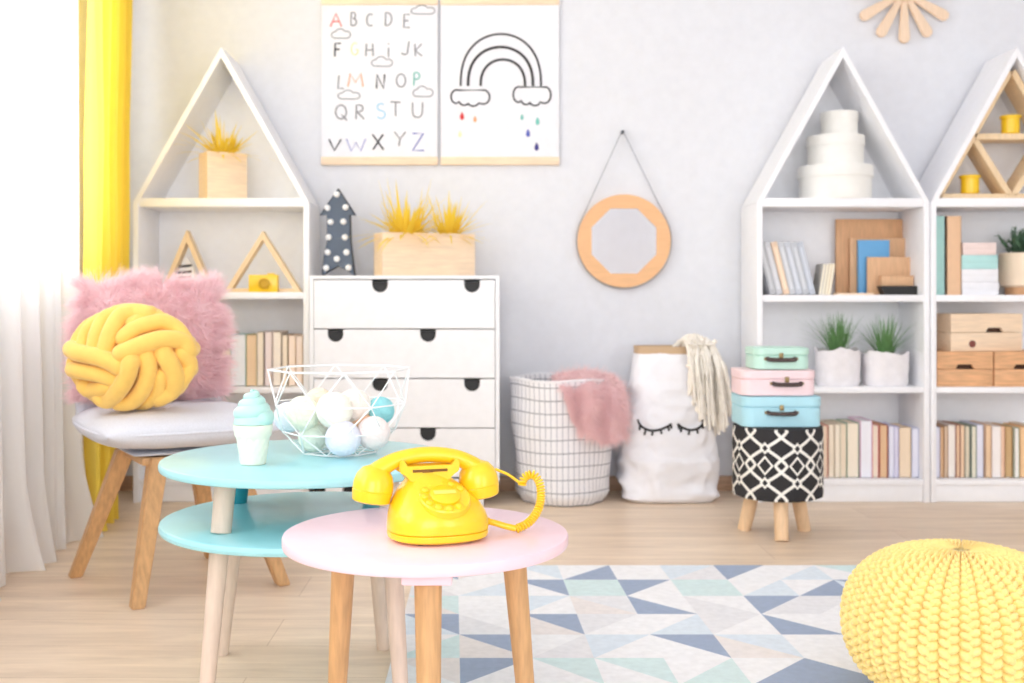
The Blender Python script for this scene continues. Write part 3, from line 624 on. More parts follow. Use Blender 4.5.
# plants in crochet pots
CROCH = mat('white_crochet', (238, 234, 236), .9, var=.04, bump=.8, bscale=90)
for i, (pc, hwp, ytop, lab) in enumerate(((838, 22, 350, 'green grass in the wider white crochet pot next to the suitcases'), (885.5, 22, 353, 'green grass in the squarer white crochet pot on the right'))):
    YY = 3.98; s = YY/F; r_ = hwp*s; h = PZ(ytop, YY-r_)-S3
    t = thing('potted_grass', lab, 'potted plant', (PX(pc, YY), YY+.005, S3), group='grass pots in the middle bookcase')
    def wp(p, a, i=i):
        k = 1+.1*abs(sin(2*a))**.8*(1 if i else .5); q = Vector((p.x*k, p.y*k, p.z)); q += Vector((0, 0, (.006*sin(3*a+i*2)+.003*sin(7*a)) if p.z > h*.9 else 0))
        nz = noise.noise(Vector((p.x*60, p.y*60, p.z*60)))*.003; return q*(1+nz/.08)
    m = B(); lathe(m, [(r_*.86, 0), (r_*.93, h*.08)]+[(r_*(.93+.06*k/10), h*(.08+.9*k/10)) for k in range(1, 11)]+[(r_*.93, h), (r_*.9, h*.85)], 48, warp=wp, fy=.85, capt=False); obj('crochet_pot', m, CROCH, t)
    m = B(); lathe(m, [(r_*.6, h*.3), (r_*.8, h*.86)], 24, fy=.85); obj('soil', m, mat('dark_soil', (70, 80, 60), .9), t)
    m = B()
    for q in range(170):
        a = R.uniform(0, 2*pi); tl = abs(R.gauss(0, .28)); rr = .026*sqrt(R.random())
        blade(m, (rr*cos(a), rr*sin(a), h*.86), a, tl, R.uniform(.07, .16), .0018, .6*R.random(), m=0)
    for q in range(26):
        a = R.uniform(0, 2*pi); blade(m, (.02*cos(a), .02*sin(a), h*.86), a, R.uniform(.4, .8), R.uniform(.15, .2), .0011, R.uniform(.5, 1.4), 6)
    obj('grass_blades', m, GGRASS, t)

# ------------------------------------------------------------------ right bookcase contents
# triangle rack
YT = 3.93; tx = HX3+HW2/2; s = YT/F
t = thing('triangle_rack', 'pale wooden rack of joined triangles in the right bookcase roof', 'rack', (tx, YT+.05, S1))
Hh = PZ(66, YT)-S1; hw = 76*s; th = .021; dd = .05
def bar(p, q, wdt, nm='wooden_bar', m_=PINES, trim=0):
    p = Vector((p[0], 0, p[1])); q = Vector((q[0], 0, q[1])); d = (q-p); L_ = d.length-2*trim; a = atan2(d.z, d.x)
    mm = B(); box(mm, (p+q)/2, (L_, 2*dd, wdt), .0008, rot=Matrix.Rotation(-a, 3, 'Y')); obj(nm, mm, m_, t)
sl = sqrt(Hh*Hh+hw*hw); k = th/2
bar((-hw+.016, k+.004), (-.004, Hh-.018), th); bar((hw-.016, k+.004), (.004, Hh-.018), th)
bar((-hw+.018, k), (hw-.018, k), th*.8, trim=.004); zm = Hh*.47
bar((-hw*.5, zm), (hw*.5, zm), th, trim=.004)
bar((-hw*.48, zm-.012), (-.006, .014), th, trim=.003); bar((hw*.48, zm-.012), (.006, .014), th, trim=.003)
for i, (pc, zz, lab) in enumerate(((1014.3, S1+zm+th/2+.0005, 'yellow cup on the upper bar of the triangle rack'), (973.5, S1+th*.9+.001, 'yellow cup in the lower left cell of the triangle rack'))):
    tt = thing('yellow_cup', lab, 'cup', (PX(pc, YT), YT+.03, zz), group='yellow cups in the triangle rack')
    m = B(); lathe(m, [(.026, 0), (.031, .004), (.031, .055), (.035, .06), (.035, .066), (.031, .066), (.028, .06), (.026, .006), (.001, .006)], 28, capt=False); obj('cup_body', m, YPL, tt)
    m = B(); lathe(m, [(.0355, .058), (.037, .062), (.0355, .067)], 28, capb=False, capt=False); obj('rim_band', m, YPL, tt)
# binders
for (a, b, y0, lab, c_, nm) in ((935.5, 945.5, 216, 'tall teal album with a black edge, leftmost on the right bookcase shelf', (168, 212, 206), 'teal'), (947.5, 961.5, 216, 'tall tan album standing beside the teal album', (238, 196, 158), 'tan')):
    x0, x1 = PX(a, YB), PX(b, YB); h = PZ(y0, YB)-S2; wd = x1-x0
    t = thing('album', lab, 'album', ((x0+x1)/2, YB, S2), group='tall albums in the right bookcase')
    m = B(); bx(m, -wd/2, wd/2-.0035, 0, .003, 0, h, .001); bx(m, -wd/2, -wd/2+.0025, .003, .17, 0, h); obj('album_cover', m, cm(c_), t)
    m = B(); bx(m, wd/2-.003, wd/2-.0005, .001, .17, .0, h-.001); obj('back_board', m, BLACK if nm == 'teal' else cm((190, 150, 115)), t)
    m = B(); bx(m, -wd/2+.003, wd/2-.0035, .0035, .165, .002, h-.003); obj('pages', m, pm(wh), t, smooth=False)
zc = S2
for i, (hh, c_, lab, a, b) in enumerate(((13, (240, 240, 244), 'white flat box at the bottom of the stack by the tan album', 962, 999), (13, (242, 242, 246), 'white flat box second from the bottom of the stack', 962, 998.5), (14, (184, 228, 226), 'mint teal flat box, third up in the stack', 961.8, 998), (12.5, (243, 222, 216), 'pale pink flat box on top of the stack', 963, 996.5))):
    x0, x1 = PX(a, YB), PX(b, YB); h = hh/F*YB; wd = x1-x0
    t = thing('gift_box', lab, 'box', ((x0+x1)/2, YB, zc), group='stack of flat boxes in the right bookcase')
    m = B(); bx(m, -wd/2+.001, wd/2-.001, .001, .119, 0, h*.55, .001); obj('box_body', m, cm(c_), t)
    m = B(); bx(m, -wd/2, wd/2, 0, .12, h*.42, h-.0005, .0015); obj('lid', m, cm(c_), t)
    zc += h
# beige planter
t = thing('potted_succulent', 'dark green bushy plant in a beige pot at the right edge', 'potted plant', (PX(1035, 3.95), 4.01, S2))
m = B(); lathe(m, [(.078, .028), (.09, .035), (.094, .05), (.094, .15), (.09, .153), (.085, .15), (.08, .1)], 40, capt=False); obj('pot', m, mat('beige_ceramic', (248, 226, 200), .5), t)
m = B(); lathe(m, [(.072, 0), (.074, .003), (.074, .0275)], 40); obj('stand', m, TANW, t)
m = B(); lathe(m, [(.06, .1), (.084, .14)], 24); obj('soil', m, MATS['dark_soil'], t)
m = B()
for q in range(60):
    a = R.uniform(0, 2*pi); tl = abs(R.gauss(0, .5)); p = Vector((.055*sqrt(R.random())*cos(a), .05*sqrt(R.random())*sin(a), .138)); L_ = R.uniform(.04, .1)
    d = Vector((cos(a)*sin(tl), sin(a)*sin(tl), cos(tl))); tube(m, [p, p+d*L_], .0012, 5)
    for k in range(7):
        for e in range(3): strand(m, p+d*L_*(.25+.75*k/6), (d+Vector((R.uniform(-1, 1), R.uniform(-1, 1), R.uniform(-.2, 1)))).normalized(), .02, .0035, .2, 2)
obj('foliage', m, GDARK, t)
# pine boxes
def pine_box(lab, a, b, z, h, Y, depth, rz, hp, mt, knot=None):
    wd = (b-a)/F*Y
    t = thing('pine_box', lab, 'box', (PX((a+b)/2, Y), Y+depth/2, z), rz, 'pine boxes with slotted lids')
    sw = .034; zl = h*.5; y0 = -depth/2
    m = B(); bx(m, -wd/2, wd/2, y0, y0+depth, 0, zl-.0008, .002); obj('box_body', m, mt, t)
    m = B()
    poly = [(-wd/2, zl+.0008), (hp-sw, zl+.0008), (hp-sw*.72, zl+.017), (hp+sw*.72, zl+.017), (hp+sw, zl+.0008), (wd/2, zl+.0008), (wd/2, h), (-wd/2, h)]
    prism(m, poly, y0, y0+.012); bx(m, -wd/2, wd/2, y0+.013, y0+depth, zl+.0008, h); obj('lid', m, mt, t, smooth=False)
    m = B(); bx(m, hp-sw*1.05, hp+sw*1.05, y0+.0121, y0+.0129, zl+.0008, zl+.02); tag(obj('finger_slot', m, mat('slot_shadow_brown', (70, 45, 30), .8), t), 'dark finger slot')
    if knot:
        m = B(); lathe(m, [(.013, -.0008), (.013, .0006), (.009, .0012)], 18, c=(knot[0], y0, knot[1]), mx=Matrix.Rotation(pi/2, 4, 'X')); tag(obj('wood_knot', m, mat('knot_red', (130, 70, 62), .6), t), 'dark red knot')
hb = PZ(351.5, 3.93)-S3
pine_box('pine box with a slotted lid, lower left of the three', 937, 993, S3, hb, 3.92, .19, 0, .0, PINER)
pine_box('pine box with a slotted lid, lower right and cut by the frame', 994.5, 1051, S3, hb, 3.92, .19, 0, .0, PINER)
pine_box('paler pine box with a dark red knot, on top of two others', 946, 1022, S3+hb+.0006, PZ(314, 3.93)-PZ(351.5, 3.93), 3.945, .165, radians(7), .03, PINE, (-.055, .026))

# ------------------------------------------------------------------ laundry basket, bag, throws
t = thing('grid_basket', 'round white cloth basket with a dark check grid beside the drawer chest', 'laundry basket', (PX(562, 3.96), 3.96, 0))
gm = bpy.data.materials.new('white_check_cloth'); tr, b = nt(gm); b.inputs['Roughness'].default_value = .9
uv = tr.nodes.new('ShaderNodeUVMap'); sp = tr.nodes.new('ShaderNodeSeparateXYZ'); tr.links.new(uv.outputs[0], sp.inputs[0])
def line(out, per, wd):
    a = tr.nodes.new('ShaderNodeMath'); a.operation = 'FRACT'; d = tr.nodes.new('ShaderNodeMath'); d.operation = 'DIVIDE'; d.inputs[1].default_value = per
    tr.links.new(out, d.inputs[0]); tr.links.new(d.outputs[0], a.inputs[0]); c_ = tr.nodes.new('ShaderNodeMath'); c_.operation = 'LESS_THAN'; c_.inputs[1].default_value = wd/per
    tr.links.new(a.outputs[0], c_.inputs[0]); return c_.outputs[0]
l1, l2 = line(sp.outputs[0], .0205, .0026), line(sp.outputs[1], .046, .0030)
m1 = tr.nodes.new('ShaderNodeMix'); m1.data_type = 'RGBA'; m1.inputs[6].default_value = (*lin((241, 240, 243)), 1); m1.inputs[7].default_value = (*lin((162, 165, 176)), 1); tr.links.new(l1, m1.inputs[0])
m2 = tr.nodes.new('ShaderNodeMix'); m2.data_type = 'RGBA'; m2.inputs[7].default_value = (*lin((120, 122, 132)), 1); tr.links.new(l2, m2.inputs[0]); tr.links.new(m1.outputs[2], m2.inputs[6]); tr.links.new(m2.outputs[2], b.inputs['Base Color'])
m = B(); uvl = m.loops.layers.uv.new('UVMap'); hB = PZ(378, 3.96); NB, NZ = 96, 40
def bsk(u, v):
    a = 2*pi*u; r_ = .163+.022*(v)+.004*sin(3*a+2*v*3)+.012*max(0, .2-v)*5*abs(sin(5*a))*(.6)
    r_ += .006*noise.noise(Vector((cos(a)*3, sin(a)*3, v*4))); r_ -= .022*max(0, .07-v)/.07
    return Vector((r_*cos(a), r_*sin(a), .001+hB*v+.004*sin(4*a)*v))
g = sheet(m, bsk, NB, NZ, wrapu=True)
idx = {}
for i in range(NB):
    for j in range(NZ+1): idx[g[i][j]] = (i, j)
for f in m.faces:
    ii = [idx[l.vert] for l in f.loops]; wrap = max(i for i, j in ii) == NB-1 and min(i for i, j in ii) == 0
    for l in f.loops:
        i, j = idx[l.vert]; i = NB if (wrap and i == 0) else i; l[uvl].uv = (i/NB*1.107, j/NZ*hB)
m.faces.new([g[i][0] for i in range(NB)][::-1])
bo = obj('basket_body', m, gm, t); md = bo.modifiers.new('thickness', 'SOLIDIFY'); md.thickness = .004; md.offset = -1
m = B(); tube(m, [Vector(bsk(i/48, 1))*1.0 for i in range(48)], .0042, 8, closed=True); obj('rim_hem', m, PAPER, t)

# pink throw over basket edge
TH = [[(556, 388, 3.93), (574, 384, 3.95), (590, 384, 3.97), (604, 388, 4.0)], [(552, 376, 3.84), (572, 371, 3.86), (592, 371, 3.89), (612, 376, 3.93)], [(560, 388, 3.775), (582, 386, 3.78), (604, 386, 3.81), (624, 388, 3.86)],
      [(566, 403, 3.765), (586, 403, 3.755), (607, 403, 3.78), (627, 404, 3.84)], [(572, 419, 3.765), (589, 423, 3.75), (608, 422, 3.775), (628, 420, 3.835)], [(580, 429, 3.77), (592, 438, 3.75), (608, 443, 3.775), (627, 437, 3.835)]]
TH = [[P(*q) for q in r_] for r_ in TH]
def crm(g, k):
    i = min(int(k), len(g)-2); f = k-i; e = lambda q: g[max(0, min(len(g)-1, q))]; a, b, c, d = e(i-1), e(i), e(i+1), e(i+2)
    return .5*((2*b)+(c-a)*f+(2*a-5*b+4*c-d)*f*f+(3*b-a-3*c+d)*f**3)
def throw(u, v):
    q = crm([crm(r_, u*3) for r_ in TH], v*5)-Vector((PX(562, 3.96), 3.96, 0))
    return q+Vector((.2, -1, .1))*(.012*sin(u*15+v*3)+.012*noise.noise(Vector((u*6, v*6, 0))))*(1 if v > .3 else v/.3)
t = thing('fur_throw', 'pink fluffy throw hanging over the grid basket edge', 'throw blanket', (PX(562, 3.96), 3.96, hB))
m = B(); sheet(m, throw, 50, 40); bmesh.ops.recalc_face_normals(m, faces=m.faces[:])
fs = [(f.calc_center_median(), f.normal.copy()) for f in m.faces]
pts_f = fs
o = obj('throw_cloth', m, PINKT, t, org=(0, 0, hB)); md = o.modifiers.new('thickness', 'SOLIDIFY'); md.thickness = .008
m = B()
for (c_, n_) in fs:
    nn = n_ if n_.y < .1 else -n_
    for q in range(4): strand(m, c_+Vector((R.uniform(-.004, .004), R.uniform(-.004, .004), R.uniform(-.004, .004))), (nn+Vector((R.uniform(-.8, .8), R.uniform(-.5, .5), R.uniform(-1.4, .3)))).normalized(), R.uniform(.018, .042), .0009, .7, 3)
obj('fur_pile', m, PINKT, t, org=(0, 0, hB))

# paper bag
t = thing('paper_bag', 'white paper sack with two closed eyelash drawings, rolled brown rim', 'paper bag', (PX(670, 3.97), 3.97, 0))
hG = PZ(350, 3.97)
def bag(u, v):
    a = 2*pi*u; c_, s_ = cos(a), sin(a); e = .55
    cxx = math.copysign(abs(c_)**e, c_); syy = math.copysign(abs(s_)**e, s_)
    W = [.152, .160, .154, .152, .14, .128, .118, .106]; k = v*(len(W)-1); i = min(int(k), len(W)-2); hw = W[i]+(W[i+1]-W[i])*(k-i)
    dp = .10+.02*sin(pi*v)-.03*v
    cx_ = -.004-.010*v
    p = Vector((cx_+hw*cxx, dp*syy, .001+hG*v))
    def cre(P_): 
        n1 = noise.noise(P_); return 1-abs(n1)*2
    nz = .010*cre(Vector((p.x*9, p.y*9, p.z*7)))+.006*cre(Vector((p.x*22+5, p.y*22, p.z*20)))+.012*(1-v)*cre(Vector((p.x*6+3, p.y*5, p.z*14)))*(1 if v < .3 else .3)
    nz *= 1.6*(1 if v > .03 else v/.03)*(1-.6*v)
    d = Vector((cxx, syy, 0)).normalized(); q = p+d*nz
    return q
m = B(); g = sheet(m, bag, 110, 70, wrapu=True); m.faces.new([g[i][0] for i in range(110)][::-1]); m.normal_update()
tree = BVHTree.FromBMesh(m)
bo = obj('bag_body', m, BAGM, t, ang=60); md = bo.modifiers.new('thickness', 'SOLIDIFY'); md.thickness = .002; md.offset = -1
m = B()
ringp = [Vector(bag(i/60, 1)) for i in range(60)]
KR = mat('brown_kraft', (206, 176, 142), .8)
lo = [m.verts.new(p*1.0+Vector((p.x+.03, p.y, 0)).normalized()*.003+Vector((0, 0, -.012))) for p in ringp]; hi = [m.verts.new(p+Vector((p.x+.03, p.y, 0)).normalized()*.004+Vector((0, 0, .014))) for p in ringp]
li = [m.verts.new(p-Vector((p.x+.03, p.y, 0)).normalized()*.004+Vector((0, 0, .014))) for p in ringp]; l2_ = [m.verts.new(p-Vector((p.x+.03, p.y, 0)).normalized()*.005+Vector((0, 0, -.03))) for p in ringp]
for i in range(60):
    j = (i+1) % 60
    for A_, B_ in ((lo, hi), (hi, li), (li, l2_)): m.faces.new((A_[i], A_[j], B_[j], B_[i]))
obj('rolled_rim', m, KR, t)
m = B(); bw = t.location
def onbag(px, py):
    p = P(px, py, 3.86)-bw; d = (P(px, py, 4)-P(px, py, 3.86)).normalized()
    h_ = tree.ray_cast(p-d*.1, d)[0]; return (h_ if h_ else p)-d*.002
def zz(a, b): return (490+a/3.938, 340+b/3.938)
for arc, lashes in (([(585, 325), (600, 343), (630, 356), (665, 354), (700, 340), (714, 330)], [(0, (-3, -12)), (.12, (-2, 22)), (.3, (-6, 22)), (.47, (-4, 20)), (.66, (5, 18)), (.82, (6, 18)), (.97, (2, 18))]),
                    ([(740, 330), (755, 343), (785, 354), (815, 350), (835, 335), (840, 322)], [(0, (6, 22)), (.22, (-4, 20)), (.42, (-3, 20)), (.6, (3, 18)), (.8, (6, 14)), (1, (-3, -10)), (.9, (-2, 18))])):
    sp_ = spline([(a, b, 0) for a, b in arc], 6)
    tube(m, [onbag(*zz(p.x, p.y)) for p in sp_], .0042, 6)
    for f, (dx, dy) in lashes:
        p = sp_[int(f*(len(sp_)-1))]; tube(m, [onbag(*zz(p.x, p.y)), onbag(*zz(p.x+dx*.5, p.y+dy*.5)), onbag(*zz(p.x+dx, p.y+dy))], .0036, 6)
obj('eyelash_print', m, BLACK, t)

# macrame throw hanging out of the bag
t = thing('tassel_throw', 'cream knotted tassel throw hanging out of the paper bag', 'throw blanket', (PX(700, 3.93), 3.93, hG))
org = t.location; m = B()
m2 = B()
for k in range(64):
    f = k/63; pxe = 690+f*42+R.uniform(-2, 2); 
    y1 = (400+34*min(1, f*1.6) if f < .75 else 434-25*(f-.75)*3)+R.uniform(-16, 6)
    yy = 3.84+R.uniform(-.03, .05)+.02*f
    top = P(676+R.uniform(-4, 8)+f*22, 345+R.uniform(-4, 5), 3.93+R.uniform(-.03, .03))
    sh_ = P(686+f*27+R.uniform(-2, 2), 337+8*abs(f-.35)*1.5+R.uniform(-3, 3), 3.88+R.uniform(-.02, .03))
    mid = P(690+f*34+R.uniform(-2, 2), 368+R.uniform(-3, 3), yy); end = P(min(pxe, 732), y1, yy)
    pts = spline([top, sh_, mid, (mid+end)/2+Vector((R.uniform(-.006, .006), 0, 0)), end], 5)
    tube(m, pts, [.0052*(1+.35*sin(q*2.1+k)) for q in range(len(pts))], 6)
for k in range(22):
    f = k/21
    for j in range(3):
        p = P(690+f*26+R.uniform(-2, 2), 342+j*12+R.uniform(-3, 3), 3.835+.03*f)
        lathe(m2, [(.002, -.007), (.0075, -.003), (.0085, .001), (.0055, .006), (.001, .008)], 10, c=p)
obj('fringe_strands', m, CREAM, t, org=org); obj('knots', m2, CREAM, t, org=org)

# ------------------------------------------------------------------ lattice stool with suitcases
SY = 3.38; sx = PX(777.5, SY); s = SY/F; rS = 44*s; z0, z1 = PZ(495, SY-rS*.2), PZ(428, SY)
z0 = .117; z1 = .335
t = thing('lattice_stool', 'round stool covered in black and white lattice cloth, on wooden legs', 'stool', (sx, SY, 0))
m = B(); lathe(m, [(rS*.9, z0), (rS, z0+.006)]+[(rS, z0+.006+(z1-z0-.012)*k/6) for k in range(1, 7)]+[(rS*.985, z1-.002), (rS*.9, z1)], 64)
WLAT = mat('white_lattice', (240, 236, 228), .8)
Pp = 4*pi/9; Vp = .206
def lat(k, sg, m):
    n_ = 40; A = .34*Pp; prev = None; wv = .0046
    for i in range(n_+1):
        z = z0+.003+(z1-z0-.005)*i/n_; ph = 2*pi*(z-.226+Vp/4)/Vp
        tri = (2/pi)*math.asin(sin(ph))*.55+sin(ph)*.45
        dth = (2/pi/sqrt(max(1e-4, 1-(.98*sin(ph))**2))*.55*cos(ph)+cos(ph)*.45)*2*pi/Vp
        th_ = k*Pp/2+sg*A*tri; slope = A*dth*rS
        wz = wv*sqrt(1+min(slope*slope, 6))
        row = [m.verts.new((( rS+.0008)*cos(th_+e*wz/rS), (rS+.0008)*sin(th_+e*wz/rS), z)) for e in (-1, 0, 1)]
        if prev:
            for e in (0, 1): m.faces.new((prev[e], prev[e+1], row[e+1], row[e])).material_index = 1
        prev = row
for k in range(9):
    lat(k, 1, m); lat(k, -1, m)
    def outl_(th0, zc_, w_, fill=False):
        rr_ = rS+.0014; ring = []; DD = ((1, 0), (.5, .5), (0, 1), (-.5, .5), (-1, 0), (-.5, -.5), (0, -1), (.5, -.5))
        for w2 in (w_, w_-.0075): ring.append([m.verts.new((rr_*cos(th0+dx*w2*.95/rS), rr_*sin(th0+dx*w2*.95/rS), zc_+dz*w2*1.12)) for dx, dz in DD])
        for q in range(8): m.faces.new((ring[0][q], ring[0][(q+1) % 8], ring[1][(q+1) % 8], ring[1][q])).material_index = 1
        if fill: m.faces.new([m.verts.new(v.co) for v in ring[1]]).material_index = 0
    outl_(k*Pp/2, .226, .0265); outl_(k*Pp/2, .226+Vp/4, .0165, True); outl_(k*Pp/2, .226-Vp/4, .0165, True)
obj('padded_drum', m, [mat('black_cloth', (42, 40, 42), .85), WLAT], t)
for ang in (250, 10+118, 10):
    a = radians({250: 262, 128: 150, 10: 25}[ang]); m = B()
    top = Vector((.075*cos(a), .075*sin(a), z0+.012)); bot = Vector((.105*cos(a), .105*sin(a), .0))
    tube(m, [bot, bot.lerp(top, .5), top], [.0205, .0215, .022], 16); obj('leg', m, wood('pale_birch_leg', (236, 200, 160), 'z', .5, .08), t)
def suitcase(lab, a, b, y0, z, Y, depth, rz, mt, hpx, grp='suitcases stacked on the stool'):
    wd = (b-a)/F*Y; h = PZ(y0, Y)-z
    t = thing('suitcase', lab, 'suitcase', (PX((a+b)/2, Y), Y+depth/2, z), rz, grp)
    def rr(x, r_=.034, ex=0):
        out = []
        for cx_, cy_, a0 in ((1, 1, 0), (-1, 1, 90), (-1, -1, 180), (1, -1, 270)):
            for q in range(7):
                A_ = radians(a0+15*q); out.append((cx_*(wd/2-r_)+(r_+ex)*cos(A_), cy_*(depth/2-r_)+(r_+ex)*sin(A_)))
        return out
    def shell(za, zb_, ex=0):
        mm = B(); pr = rr(0, ex=ex); rings = []
        for (e, zq) in ((-.002, za), (0, za+.002), (0, zb_-.003), (-.003, zb_)):
            rings.append([mm.verts.new((x*(1+e/wd*2), y*(1+e/depth*2), zq)) for x, y in pr])
        for i in range(3):
            for q in range(len(pr)): mm.faces.new((rings[i][q], rings[i][(q+1) % len(pr)], rings[i+1][(q+1) % len(pr)], rings[i+1][q]))
        mm.faces.new(rings[0][::-1]); mm.faces.new(rings[-1]); return mm
    obj('case_body', shell(0, h*.66), mt, t); obj('lid', shell(h*.665, h, .0018), mt, t)
    hx = hpx; hz = h*.46; y = -depth/2
    m = B(); tube(m, spline([(hx-.041, y-.002, hz+.003), (hx-.036, y-.011, hz), (hx, y-.013, hz-.001), (hx+.036, y-.011, hz), (hx+.041, y-.002, hz+.003)], 4), .0066, 8); ho = obj('handle', m, DARKB, t)
    for s_ in (-1, 1):
        m = B(); box(m, (hx+s_*.044, y-.0018, hz+.002), (.014, .0035, .009), .001); obj('handle_mount', m, BRASS, ho)
    m = B(); box(m, (hx, y-.003, h*.64), (.013, .004, .017), .002); lathe(m, [(.0055, -.006), (.0055, -.003)], 12, c=(hx, y, h*.72), mx=Matrix.Identity(4)) if 0 else None; obj('clasp', m, BRASS, t)
    return h
za = z1+.0008; yS = SY-.075
bl = mat('sky_blue_card', (176, 222, 234), .5); pk = mat('rose_card', (246, 218, 221), .5); mn = mat('mint_card', (196, 232, 217), .5)
h = suitcase('sky blue suitcase directly on the lattice stool, bottom of the stack', 743.5, 823, 397, za, yS-.01, .19, 0, bl, -.005)
za += h+.0025; h = suitcase('pale pink suitcase between the blue and the mint ones', 742, 817, 370.5, za, yS, .175, 0, pk, .022)
za += h+.0025; h = suitcase('small mint green suitcase on top of the stack', 755, 811, 348, za, yS+.012, .15, 0, mn, -.006)

# ------------------------------------------------------------------ chair
AB = [Vector((PX(75, 2.85), 2.85, 0)), Vector((PX(137, 2.56), 2.56, 0)), Vector((PX(283, 2.77), 2.77, 0)), Vector((-.775, 3.06, 0))]
cc = sum(AB, Vector())/4; SC = Vector((-.819, 2.85, 0)); RZ = radians(30.6)
t = thing('padded_chair', 'grey padded chair on splayed oak legs, holding the pink and yellow cushions', 'chair', (cc.x, cc.y, 0))
for p in AB:
    top = p.lerp(Vector((cc.x, cc.y, 0)), .50); top.z = .3355; m = B()
    a = p-t.location; b_ = top-t.location; a.z = 0; d = (b_-a); u_ = Vector((cos(RZ), sin(RZ), 0)); v_ = Vector((-sin(RZ), cos(RZ), 0))
    ring = []
    for (q, hwid) in ((a, .016), (a.lerp(b_, .5), .0195), (b_, .0225)): ring.append([m.verts.new(q+u_*hwid*e+v_*hwid*f) for e, f in ((-1, -1), (1, -1), (1, 1), (-1, 1))])
    for i in range(2):
        for k in range(4): m.faces.new((ring[i][k], ring[i][(k+1) % 4], ring[i+1][(k+1) % 4], ring[i+1][k]))
    m.faces.new(ring[0][::-1]); m.faces.new(ring[-1]); bmesh.ops.bevel(m, geom=m.edges[:], offset=.003, segments=2, affect='EDGES'); obj('leg', m, OAK, t)
rot = Matrix.Rotation(RZ, 4, 'Z'); so = SC-t.location
m = B(); bx(m, -.115, .115, -.115, .115, .316, .3355, .004); bmesh.ops.transform(m, matrix=Matrix.Translation((0, 0, 0)) @ rot, verts=m.verts[:]); obj('under_frame', m, OAK, t)
def slab(bm, w_, d_, zc_, th_, puff=1, ex=6, n_=28):
    for sg in (-1, 1):
        def fn(u, v):
            a, b = 2*u-1, 2*v-1; a = sin(a*pi/2); b = sin(b*pi/2)
            e = max(0, (1-abs(a)**ex)*(1-abs(b)**ex)); x = w_/2*a*(1-.07*b*b*puff); y = d_/2*b*(1-.07*a*a*puff)
            wr = .004*noise.noise(Vector((x*11, y*11, sg*4)))*e*puff
            return Vector((x, y, zc_+sg*th_/2*e**.42+wr))
        sheet(bm, fn, n_, n_)
    bmesh.ops.remove_doubles(bm, verts=bm.verts[:], dist=1e-5)
m = B(); slab(m, .28, .34, .3425, .012, .2); bmesh.ops.transform(m, matrix=Matrix.Translation(so) @ rot, verts=m.verts[:]); obj('seat', m, GREYF, t)
m = B()
def bk(u, v):
    a = 2*u-1; return Vector((.2*a, .262-.03*a*a+.045*v, .372+.26*v*(1-.25*a**4)))
sheet(m, bk, 20, 10); bmesh.ops.transform(m, matrix=Matrix.Translation(so) @ rot, verts=m.verts[:]); o = obj('backrest', m, GREYF, t); md = o.modifiers.new('t', 'SOLIDIFY'); md.thickness = .02
# seat cushion
t = thing('seat_cushion', 'pale grey linen cushion with piped seam lying on the chair', 'cushion', (SC.x, SC.y, .3495), RZ)
m = B(); slab(m, .455, .49, .049, .097, 1, 3.6, 44); obj('cushion_body', m, GREYF, t)
m = B()
pr = []
for k in range(80):
    A_ = 2*pi*k/80; c_, s_ = cos(A_), sin(A_); q = (abs(c_)**8+abs(s_)**8)**(-1/8); a, b = max(-1, min(1, c_*q)), max(-1, min(1, s_*q)); pr.append((.2275*a*(1-.07*b*b), .245*b*(1-.07*a*a), .049))
tube(m, pr, .0035, 6, closed=True); obj('piping', m, GREYF, t)
CUT = .3495+.093

# pink fur pillow
fl = rot.to_3x3()
pc = SC+fl @ Vector((-.03, .115, 0)); t = thing('fur_cushion', 'large square pink fur cushion leaning on the chair back', 'cushion', (pc.x, pc.y, CUT+.002), RZ-radians(12), None, radians(-12))
Wp, Hp, Dp = .365, .325, .12
def pil(u, v, sg):
    a, b = 2*u-1, 2*v-1; e = max(0, (1-abs(a)**3)*(1-abs(b)**3)); return Vector((Wp/2*a*(1-.06*b*b+.0), sg*Dp/2*e**.6, Hp/2+Hp/2*b*(1-.06*a*a)))
m = B()
for sg in (-1, 1): sheet(m, lambda u, v: pil(u, v, sg), 24, 24)
bmesh.ops.remove_doubles(m, verts=m.verts[:], dist=1e-5); obj('cushion_body', m, PINKF, t)
m = B(); cen = Vector((0, 0, Hp/2))
clump = [(R.random(), R.random(), Vector((R.uniform(-1, 1), R.uniform(-.3, .3), R.uniform(-1, 1)))*.7) for _ in range(170)]
for q in range(17000):
    sg = -1 if R.random() < .8 else 1; u, v = R.random(), R.random()
    if R.random() < .25: u = R.choice((R.uniform(0, .06), R.uniform(.94, 1)))
    elif R.random() < .25: v = R.choice((R.uniform(0, .06), R.uniform(.94, 1)))
    p = pil(u, v, sg); a, b = 2*u-1, 2*v-1
    n_ = Vector((a**5*1.6, sg*(1-max(a*a, b*b)**2)+sg*.05, b**5*1.6))
    cl_ = min(clump, key=lambda c_: (c_[0]-u)**2+(c_[1]-v)**2); n_ = n_.normalized()+cl_[2]+Vector((R.uniform(-.25, .25), R.uniform(-.25, .25), R.uniform(-.25, .25)))
    if n_.y*sg < .05: n_.y = sg*.15
    if p.z < .03: n_.z = abs(n_.z)*.3
    strand(m, p, n_.normalized(), R.uniform(.032, .062), .001, .45, 4)
obj('fur_pile', m, PINKF, t)

